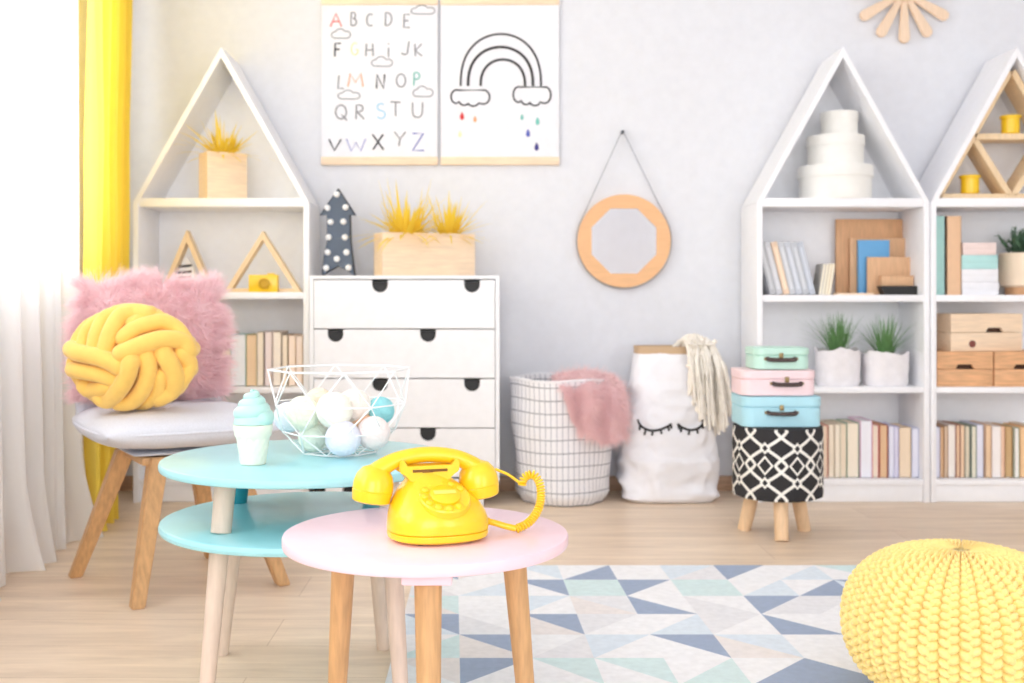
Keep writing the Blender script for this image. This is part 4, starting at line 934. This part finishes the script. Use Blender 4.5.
# knot cushion
YK = 2.70; kc = P(50+350/4.268, 260+422/4.268, YK); sK = YK/F/4.268
t = thing('knot_cushion', 'yellow knotted ball cushion of thick tubes, in front of the pink cushion', 'cushion', (kc.x, kc.y, CUT+.003))
kz = kc.z-t.location.z
tubes_ = [([(425, 232), (370, 208), (318, 245), (288, 310), (272, 370), (266, 400)], 37, (.6, -.9), 'a'), ([(300, 225), (245, 255), (222, 320), (214, 375), (212, 400)], 32, (0, -1.2), 'a'), ([(215, 262), (172, 305), (158, 350), (158, 380)], 28, (-.6, -1.6), 'a'),
          ([(345, 335), (395, 295), (480, 270), (560, 272), (615, 310), (625, 350)], 35, (-.6, .2), 'b'), ([(348, 400), (380, 385), (440, 360), (510, 342), (575, 352), (622, 385)], 38, (1.3, .5), 'b'), ([(370, 275), (430, 245), (510, 245), (560, 255)], 28, (-1.2, -.8), 'b'),
          ([(505, 400), (530, 445), (548, 510), (535, 570), (490, 608)], 41, (-.8, .1), 'c'), ([(575, 400), (608, 450), (612, 500), (585, 550)], 36, (-1.0, -.3), 'c'), ([(440, 410), (450, 465), (425, 545), (365, 605), (300, 630)], 37, (-.4, .5), 'c'), ([(490, 500), (470, 570), (425, 620)], 32, (-1.2, -.8), 'c'),
          ([(388, 440), (372, 490), (330, 550), (265, 600), (200, 625)], 38, (1.9, .8), 'd'),
          ([(85, 385), (150, 400), (240, 415), (300, 435), (335, 455)], 38, (.7, 1.0), 'e'), ([(90, 478), (160, 478), (240, 490), (310, 510)], 35, (.4, -.3), 'e'), ([(118, 565), (180, 560), (240, 550), (285, 540)], 35, (0, -1.0), 'e')]
m = B(); RX, RY_, RD, KX, KY = 254, 197, .062, 350, 422
def eq(x, y): return sqrt(((x-KX)/RX)**2+((y-KY)/RY_)**2)
for sidef in (-1, 1):
    for pts_, r_, lift, g_ in tubes_:
        out = []
        for k, (x, y) in enumerate(pts_):
            q = eq(x, y); f = min(1, .985/q) if q > 0 else 1; x = KX+(x-KX)*f; y = KY+(y-KY)*f; q = min(q, .985)
            out.append(Vector(((x-KX)*sK, sidef*(RD*sqrt(1-q*q)+(lift[0]+(lift[1]-lift[0])*k/(len(pts_)-1))*.011*(1-q*.4)), kz-(y-KY)*sK)))
        def ext(pt, nb):
            q = sqrt((pt.x/(RX*sK))**2+((pt.z-kz)/(RY_*sK))**2)
            d = pt-nb
            if q > .72 and sidef == 1: return [Vector((pt.x*.97, pt.y*.6, (pt.z-kz)*.97+kz))]
            if q > .72: return [Vector((pt.x*.985+d.x*.05, pt.y-sidef*.022, (pt.z-kz)*.985+kz+d.z*.05)), Vector((pt.x*.90, pt.y-sidef*.036, (pt.z-kz)*.90+kz))]
            return [Vector((pt.x+d.x*.12, pt.y-sidef*.02, pt.z+d.z*.12)), Vector((pt.x+d.x*.15, pt.y-sidef*.05, pt.z+d.z*.15))]
        out = ext(out[0], out[1])[::-1]+out+ext(out[-1], out[-2])
        if sidef == 1: out = [Vector((-p.x, p.y, p.z)) for p in out]
        tube(m, spline(out, 7), r_*1.0*sK, 18, rnd=True)
lathe(m, [(.001, -1)]+[(cos(radians(a)), sin(radians(a))) for a in range(-80, 81, 10)]+[(.001, 1)], 32, mx=Matrix.Translation((0, 0, kz)) @ Matrix.Diagonal((RX*sK*.95, RD*.72, RY_*sK*.95, 1)))
mn_ = min(v.co.z for v in m.verts)
o = obj('knotted_tube', m, YKNIT, t, ang=80); o.location.z = -mn_ if mn_ < 0 else 0

# ------------------------------------------------------------------ turquoise two-tier table
TX, TYY, TR = -.343, 2.07, .270
t = thing('two_tier_table', 'round turquoise two-tier side table on pale legs, holding the wire basket', 'side table', (TX, TYY, 0))
def disc(bm, r_, z, th_, e=.004, seg=96, c=(0, 0, 0)):
    lathe(bm, [(r_-e, z-th_), (r_-e*.3, z-th_+e*.3), (r_, z-th_+e), (r_, z-e), (r_-e*.3, z-e*.3), (r_-e, z)], seg, c=c)
m = B(); disc(m, TR, .422, .016, .005); obj('table_top', m, TEAL, t)
m = B(); disc(m, TR, .311, .017, .007); obj('lower_shelf', m, TEAL, t)
LG = [((PX(226, 1.93), 1.93), (PX(204, 1.88), 1.88)), ((PX(388, 1.93), 1.93), (PX(402.5, 1.88), 1.88)), ((PX(243, 2.2), 2.2), (PX(222, 2.225), 2.225)), ((PX(369, 2.2), 2.2), (PX(383, 2.26), 2.26))]
for i, (tp, bt) in enumerate(LG):
    a = Vector((tp[0]-TX, tp[1]-TYY, .4058)); b_ = Vector((bt[0]-TX, bt[1]-TYY, 0)); 
    sA = a.lerp(b_, (.4058-.3115)/.4058); sB = a.lerp(b_, (.4058-.2935)/.4058)
    m = B(); tube(m, [b_, sB], [.0125, .0175], 20); lg = obj('leg', m, BEECH, t)
    m = B(); tube(m, [sA, a], [.0178, .0188], 20); o = obj('post', m, BEECH if i < 2 else TEALD, lg)
    if i > 1: o['label'] = 'teal post between the two tops'

# ice cream
t = thing('ice_cream_light', 'mint soft-serve ice cream cone ornament standing on the turquoise table', 'ornament', (PX(253, 1.975), 1.975, .4225)); s = 2.0/F*1.02
CONE = mat('cream_cone', (236, 240, 222), .5); MINT = mat('mint_swirl', (186, 230, 222), .4, coat=.1)
hc = 39*s
def cw_(p, a):
    if .004 < p.z < hc*.68:
        k = 1-.035*(abs(sin(6*a+p.z*150))**8+abs(sin(6*a-p.z*150))**8); return Vector((p.x*k, p.y*k, p.z))
    return p
m = B(); lathe(m, [(11.5*s, 0), (12.3*s, .002)]+[(s*(12.3+4*k/24), .002+hc*.66*k/24) for k in range(1, 25)]+[(17*s, hc*.69), (17.6*s, hc*.72), (17.8*s, hc*.80), (18.2*s, hc*.82), (18.6*s, hc*.86), (18.9*s, hc*.99), (17*s, hc)], 96, warp=cw_); obj('waffle_cone', m, CONE, t)
m = B(); pts_ = []; rs_ = []
for k in range(150):
    f = k/149; a = f*2*pi*3.6-.6; R_ = (12.2*(1-f)**.75+.2)*s; pts_.append(Vector((R_*cos(a), R_*sin(a), hc+s*(5.5+27*f)))); rs_.append(s*(7.6*(1-f)**.55+1.0))
tube(m, pts_, rs_, 14, rnd=True); lathe(m, [(18.6*s, hc+.0005), (17.5*s, hc+5*s), (13*s, hc+14*s), (6*s, hc+24*s), (.5*s, hc+32*s)], 32); obj('soft_serve_swirl', m, MINT, t)

# wire basket + balls
BX, BYY = PX(339.5, 2.13), 2.13; t = thing('wire_basket', 'white geometric wire bowl full of pastel balls on the turquoise table', 'basket', (BX, BYY, .4225))
rings = [(.136, .161, 0), (.131, .096, .5), (.108, .042, 0), (.074, .0022, .5)]; NS = 8; rv = []
for r_, z, off in rings: rv.append([Vector((r_*cos(2*pi*(k+off)/NS+.2), r_*sin(2*pi*(k+off)/NS+.2), z)) for k in range(NS)])
WIRE = mat('white_wire', (250, 250, 250), .4)
for i, vs in enumerate(rv):
    m = B(); tube(m, [v for k in range(NS) for v in (vs[k], vs[k].lerp(vs[(k+1) % NS], .5))], .0015 if i else .002, 6, closed=True); obj('wire_ring', m, WIRE, t)
m = B()
for i in range(3):
    A_, B_ = rv[i], rv[i+1]
    for k in range(NS):
        if i % 2 == 0: ps = ((A_[k], B_[k]), (A_[k], B_[(k-1) % NS]))
        else: ps = ((A_[k], B_[k]), (A_[k], B_[(k+1) % NS]))
        for a, b_ in ps: tube(m, [a, b_], .0013, 6)
for k in range(4): tube(m, [rv[3][k], rv[3][k+4]], .0013, 6)
obj('diagonal_wires', m, WIRE, t)
balls = [(289, 417, 15, 2.13, (226, 232, 244), 'pale lilac-blue', 'at the far left of the bowl'), (303, 413, 17, 2.09, (240, 240, 216), 'pale yellow-green', 'behind the left bowl wires'), (319, 402, 14, 2.17, (248, 226, 196), 'pale apricot', 'at the top left of the pile'),
         (334.5, 410, 18, 2.07, (248, 244, 226), 'large ivory', 'in the middle front of the pile'), (354, 406, 17, 2.12, (248, 234, 220), 'large cream-pink', 'at the top centre of the pile'), (380.5, 410.5, 13.5, 2.13, (110, 200, 208), 'turquoise', 'at the right of the pile'),
         (362, 424, 12, 2.12, (250, 190, 140), 'small orange', 'half hidden under the pink ones'), (373.5, 433, 16.5, 2.08, (246, 228, 222), 'blush pink', 'at the lower right of the bowl'), (343, 444, 17.5, 2.055, (232, 232, 246), 'white lilac', 'at the front bottom of the bowl'),
         (313, 439, 14.5, 2.11, (232, 240, 222), 'pale green', 'at the lower left of the bowl'), (324, 428, 14, 2.18, (240, 236, 224), 'grey-white', 'deep inside the pile')]
for (a, b_, r_, Y, c_, word, wh_) in balls:
    p = P(a, b_, Y); rr = r_/F*Y; q = p-Vector((BX, BYY, .4225)); hor = sqrt(q.x**2+q.y**2)
    p.z = max(p.z, .4225+.006+rr*.92)
    m = B(); bmesh.ops.create_uvsphere(m, u_segments=40, v_segments=24, radius=rr)
    for k in range(26):   # wound thread
        ax = Vector((R.gauss(0, 1), R.gauss(0, 1), R.gauss(0, 1))).normalized(); u_ = ax.orthogonal().normalized(); v_ = ax.cross(u_); off = R.uniform(-.35, .35)*rr; r2 = sqrt(rr*rr-off*off)
        tube(m, [ax*off+(u_*cos(2*pi*i/28)+v_*sin(2*pi*i/28))*r2 for i in range(28)], .0009, 4, closed=True)
    tag(obj('thread_ball', m, mat('thread_%d_%d_%d' % c_, tuple(int(q_*.7+250*.3) for q_ in c_), .85, var=.03, scale=80), loc=p), '%s thread ball %s' % (word, wh_), 'ball', 'thread balls in the wire bowl')

# ------------------------------------------------------------------ pink table
QX, QY, QR, QZ = -.096, 1.65, .213, .370
t = thing('pink_table', 'low round pale pink side table on oak legs, under the yellow telephone', 'side table', (QX, QY, 0))
m = B(); disc(m, QR, QZ, .0175, .004); obj('table_top', m, PINKL, t)
for (px, Y, pxb, Yb, brk) in ((428, 1.500, 429.5, 1.478, 1), (344.5, 1.72, 334, 1.735, 0), (512.5, 1.72, 531, 1.735, 0)):
    a = Vector((PX(px, Y)-QX, Y-QY, QZ-.0275)); b_ = Vector((PX(pxb, Yb)-QX, Yb-QY, 0))
    m = B(); tube(m, [b_, b_.lerp(a, .55), a], [.0125, .0165, .0192], 24); lg = obj('leg', m, OAK, t)
    m = B(); bx(m, a.x-.034, a.x+.034, a.y-.036, a.y+.034, QZ-.034, QZ-.0177, .003); obj('leg_bracket', m, PINKL, lg)

# telephone
TZ = QZ+.0008; t = thing('rotary_telephone', 'bright yellow rotary telephone standing on the pink table', 'telephone', (PX(437.5, 1.605), 1.605, TZ), radians(17))
def sec(bm, secs, n_=56, m=0):
    rings = []
    for (hx, hy, z, cy, e) in secs:
        cx_ = -.012*max(0, (z-.03)/.064)**1.2 if z > .03 else 0
        ring = []
        for k in range(n_):
            a = 2*pi*k/n_; c_, s_ = cos(a), sin(a)
            ring.append(bm.verts.new((cx_+hx*math.copysign(abs(c_)**e, c_), cy+hy*math.copysign(abs(s_)**e, s_), z)))
        rings.append(ring)
    for i in range(len(rings)-1):
        for k in range(n_): bm.faces.new((rings[i][k], rings[i][(k+1) % n_], rings[i+1][(k+1) % n_], rings[i+1][k])).material_index = m
    bm.faces.new(rings[0][::-1]); bm.faces.new(rings[-1])
m = B(); sec(m, [(.066, .058, .002, 0, .85), (.0725, .063, .005, 0, .85), (.0735, .064, .010, 0, .85), (.0732, .0637, .0132, 0, .85), (.072, .0625, .014, 0, .85)]); obj('base_rim', m, YPL, t)
m = B(); sec(m, [(.0715, .062, .0145, 0, .85), (.0735, .0638, .0155, 0, .86), (.0735, .0645, .027, -.0005, .9), (.0715, .063, .038, 0, .94), (.067, .0585, .049, .003, .97), (.0595, .0505, .060, .008, .99), (.050, .041, .071, .013, .95), (.038, .0315, .081, .016, 1), (.0325, .026, .088, .018, 1), (.031, .022, .094, .018, 1)]); obj('body', m, YPL, t)
m = B(); bx(m, -.066*.6, .066*.6, -.045, .045, 0, .003, .001); obj('rubber_base', m, BLACK, t)
# cradle
CSH = Matrix.Translation((-.012, 0, -.004))
m = B(); prism(m, [(-.028, .086), (.028, .086), (.034, .096), (.044, .1), (.045, .113), (.041, .119), (.036, .118), (.034, .108), (-.034, .108), (-.036, .118), (-.041, .119), (-.045, .113), (-.044, .1), (-.034, .096)], -.004, .004, bev=.0015)
c2 = m; prism(c2, [(-.028, .088), (.028, .088), (.034, .096), (.044, .1), (.045, .113), (.041, .119), (.036, .118), (.034, .106), (-.034, .106), (-.036, .118), (-.041, .119), (-.045, .113), (-.044, .1), (-.034, .096)], .032, .040, bev=.0015)
bx(c2, -.032, .032, -.003, .038, .088, .1, .002); bmesh.ops.transform(c2, matrix=CSH, verts=c2.verts[:]); obj('cradle', c2, YPL, t)
m = B(); bx(m, -.026, .026, -.0055, -.0035, .1005, .1045, .0008); bx(m, -.012, .004, -.007, -.003, .1, .103, .0008); bmesh.ops.transform(m, matrix=CSH, verts=m.verts[:]); obj('cradle_slot', m, mat('slot_brown', (120, 80, 20), .6), t)
# dial, facing up and forward
dm = Matrix.Translation((.002, -.0345, .0635)) @ Matrix.Rotation(radians(27), 4, 'X') @ Matrix.Scale(1.08, 4)
m = B(); lathe(m, [(.0345, -.008), (.0345, .001), (.033, .0028), (.001, .0028)], 48, mx=dm, capt=False); dl = obj('dial_plate', m, YPL, t)
m = B(); lathe(m, [(.0205, .0025), (.0205, .0058), (.019, .0068), (.001, .0068)], 40, mx=dm, capt=False); obj('dial_hub', m, YPL, dl)
m = B()
for k in range(10):
    a = radians(-60-30*k+0); lathe(m, [(.0052, .0025), (.0052, .0045), (.0042, .0058), (.002, .0064), (.0002, .0066)], 14, c=(0, 0, 0), mx=dm @ Matrix.Translation((.0275*cos(a), .0275*sin(a), 0)), capb=False)
obj('number_buttons', m, YPL, dl)
m = B(); box(m, (0, 0, 0), (.03, .008, .001), .0004); bmesh.ops.transform(m, matrix=dm @ Matrix.Translation((0, .003, .0074)), verts=m.verts[:]); obj('number_card', m, mat('pale_yellow_card', (250, 225, 110), .5), dl)
# handset
m = B(); hy = .018
path = spline([(-.098, hy, .084), (-.082, hy, .1), (-.054, hy, .1135), (-.012, hy, .119), (.030, hy, .1135), (.058, hy, .1), (.074, hy, .084)], 6)
rad = [.0135+.0085*(abs(2*i/(len(path)-1)-1))**3.0 for i in range(len(path))]
tube(m, path, rad, 20, flat=.85, rnd=True); hs = obj('handset', m, YPL, t)
for s_ in (-1, 1):
    mx_ = Matrix.Translation((s_*.079-.012, hy, .080)) @ Matrix.Rotation(radians(s_*-9), 4, 'Y')
    m = B(); lathe(m, [(.0245, -.027), (.0275, -.025), (.0295, -.012), (.0296, -.0105), (.0288, -.0095), (.0296, -.0085), (.0292, .002), (.026, .013), (.019, .022), (.008, .027), (.001, .028)], 40, mx=mx_)
    obj('earpiece' if s_ < 0 else 'mouthpiece', m, YPL, hs)
t2 = t
inv = (Matrix.Translation(t.location) @ Matrix.Rotation(radians(17), 4, 'Z')).inverted()
def Lc(px, py, Y): return inv @ P(px, py, Y)
m = B(); tube(m, spline([Lc(495, 469, 1.70), Lc(507, 474, 1.70), Lc(516, 480, 1.70), Lc(522, 485, 1.70)], 5), .0022, 8)
cpath = spline([Lc(522, 485, 1.70), Lc(525, 477, 1.70), Lc(533, 474.5, 1.695), Lc(539.5, 483, 1.69), Lc(541, 498, 1.68), Lc(537, 512, 1.665), Lc(528, 523, 1.65), Lc(516, 529, 1.64)], 22)
tot = [0]
for i in range(1, len(cpath)): tot.append(tot[-1]+(cpath[i]-cpath[i-1]).length)
turns = tot[-1]/.0046; hp = []
NN = int(turns*12)
import bisect
for i in range(NN+1):
    d = tot[-1]*i/NN; k = min(len(cpath)-2, max(0, bisect.bisect(tot, d)-1)); f = (d-tot[k])/max(1e-9, tot[k+1]-tot[k]); p = cpath[k].lerp(cpath[k+1], f)
    tg = (cpath[k+1]-cpath[k]).normalized(); u_ = tg.cross(Vector((0, 1, 0))).normalized(); v_ = tg.cross(u_); a = 2*pi*i/12
    hp.append(p+(u_*cos(a)+v_*sin(a))*.0052)
tube(m, hp, .0019, 6); 
tube(m, spline([Lc(516, 528.5, 1.64), Lc(505, 526, 1.64), Lc(495, 523, 1.642), Lc(484, 520.5, 1.645)], 5), .0048, 12)
tube(m, [Lc(489, 522, 1.643), Lc(486, 521.3, 1.644)], .0066, 12); obj('coiled_cord', m, YPL, t)

# ------------------------------------------------------------------ rug
cA, cB, cC, cD, cE, cG = (243, 243, 245), (233, 233, 236), (214, 233, 233), (176, 190, 208), (222, 232, 241), (160, 174, 198)
rugm = [mat('rug_%d' % i, c_, .95, var=.05, scale=60, bump=.3, bscale=400) for i, c_ in enumerate((cA, cB, cC, cG, cE, (236, 230, 228)))]
m = B(); RZt = .006
xs = [-.195, -.055, .088, .212, .35, .485, .63, .765, .90, 1.04, 1.18, 1.32, 1.45]; xoff = [.02, .02, .02, .02, .02, .02, .02]
ys = [2.95-.153*k for k in range(13)]
# cell split: '\\' = TL-BR, '/' = TR-BL ; colours (first = upper triangle, second = lower); 3 = slate
dark = {(0, 3): ('/', 0, 3), (1, 2): ('\\', 3, 0), (1, 4): ('/', 3, 0), (2, 4): ('\\', 0, 3), (3, 2): ('\\', 3, 5), (3, 0): ('\\', 3, 4), (4, 1): ('\\', 3, 5), (5, 1): ('/', 3, 0), (4, 4): ('\\', 3, 0), (2, 6): ('/', 3, 1), (3, 6): ('\\', 0, 3), (0, 6): ('/', 3, 0), (1, 7): ('/', 0, 3), (5, 5): ('/', 0, 3), (5, 6): ('\\', 0, 3),
        (0, 0): ('\\', 3, 4), (4, 0): ('/', 0, 2), (5, 2): ('\\', 2, 0), (4, 3): ('/', 4, 0), (3, 4): ('/', 0, 4), (3, 5): ('/', 1, 0), (4, 5): ('\\', 4, 5), (1, 6): ('/', 0, 4), (5, 4): ('/', 0, 2), (2, 2): ('/', 4, 0), (2, 1): ('/', 0, 0), (1, 3): ('\\', 2, 2), (0, 4): ('\\', 0, 0), (1, 1): ('/', 0, 4), (3, 1): ('\\', 0, 1)}
def vx(i, k): return xs[i]-(.0 if i in (0, len(xs)-1) else .035*(6-k)/6*.9)+.0
R2 = random.Random(3)
def rug_h(x, y): return RZt
for k in range(len(ys)-1):
    for i in range(len(xs)-1):
        if (k, i) in dark: sp_, c1, c2_ = dark[(k, i)]
        else:
            sp_ = R2.choice('/\\'); pool = [0, 0, 0, 0, 1, 1, 2, 4, 5]+([3] if k > 5 or i > 7 else []); c1, c2_ = R2.choice(pool), R2.choice(pool)
        TL, TR_, BL, BR = [Vector((vx(a, b), ys[b], RZt)) for a, b in ((i, k), (i+1, k), (i, k+1), (i+1, k+1))]
        tris = ((TL, BR, TR_), (TL, BL, BR)) if sp_ == '\\' else ((TL, BL, TR_), (TR_, BL, BR))
        for tr_, ci in zip(tris, (c1, c2_)):
            m.faces.new([m.verts.new(p) for p in tr_]).material_index = ci
bmesh.ops.remove_doubles(m, verts=m.verts[:], dist=1e-5)
g0 = [v for v in m.verts]
bnd = [e for e in m.edges if len(e.link_faces) == 1]
ex = bmesh.ops.extrude_edge_only(m, edges=bnd)
for v in ex['geom']:
    if isinstance(v, bmesh.types.BMVert): v.co.z = .0005
tag(obj('geometric_rug', m, rugm, smooth=False), 'white rug with slate, mint and grey triangles on the wooden floor', 'rug')

# ------------------------------------------------------------------ pouf
PR, PH = .194, .129; pcx, pcy = PX(961, 1.95), 1.95
t = thing('knitted_pouf', 'round yellow chunky knitted pouf on the rug at lower right', 'pouf', (pcx, pcy, RZt))
NR, SPP = 38, 16; NU = NR*SPP; NV = 420; nst = 28
m = B()
rows = []
for j in range(NV+1):
    v = j/NV; ph = -pi/2+.25+(pi-.25-.03)*v; 
    ce, se = cos(ph), sin(ph); rr = PR*ce**.72; z = PH+PH*(math.copysign(abs(se)**.9, se))
    arc = v*nst; row = []
    fade = min(1, rr/(PR*.22))
    for i in range(NU):
        u = i/SPP; a = 2*pi*i/NU; fu = u-math.floor(u); 
        h_ = 0
        for (cu, phs, tilt) in ((.30, 0, .28), (.70, .5, -.28)):
            du = fu-cu; dt = (arc+phs+du*tilt*2); dt = dt-round(dt)
            e = (du/.34)**2+(dt/.50)**2
            if e < 1: h_ = max(h_, sqrt(1-e))
        hgt = (.0135*h_**.9-.003)*fade
        n_ = Vector((ce*cos(a)/PR, ce*sin(a)/PR, se/PH)).normalized()
        lump = 1+.012*noise.noise(Vector((cos(a)*2, sin(a)*2, z*8)))
        row.append(m.verts.new(Vector((rr*cos(a)*lump, rr*sin(a)*lump, z))+n_*hgt))
    rows.append(row)
for j in range(NV):
    A_, B_ = rows[j], rows[j+1]
    for i in range(NU): m.faces.new((A_[i], A_[(i+1) % NU], B_[(i+1) % NU], B_[i]))
m.faces.new(rows[0][::-1]); m.faces.new(rows[-1])
zmn = min(v.co.z for v in m.verts); bmesh.ops.translate(m, vec=(0, 0, -zmn+.001), verts=m.verts[:])
obj('knitted_cover', m, YPOUF, t, ang=180)
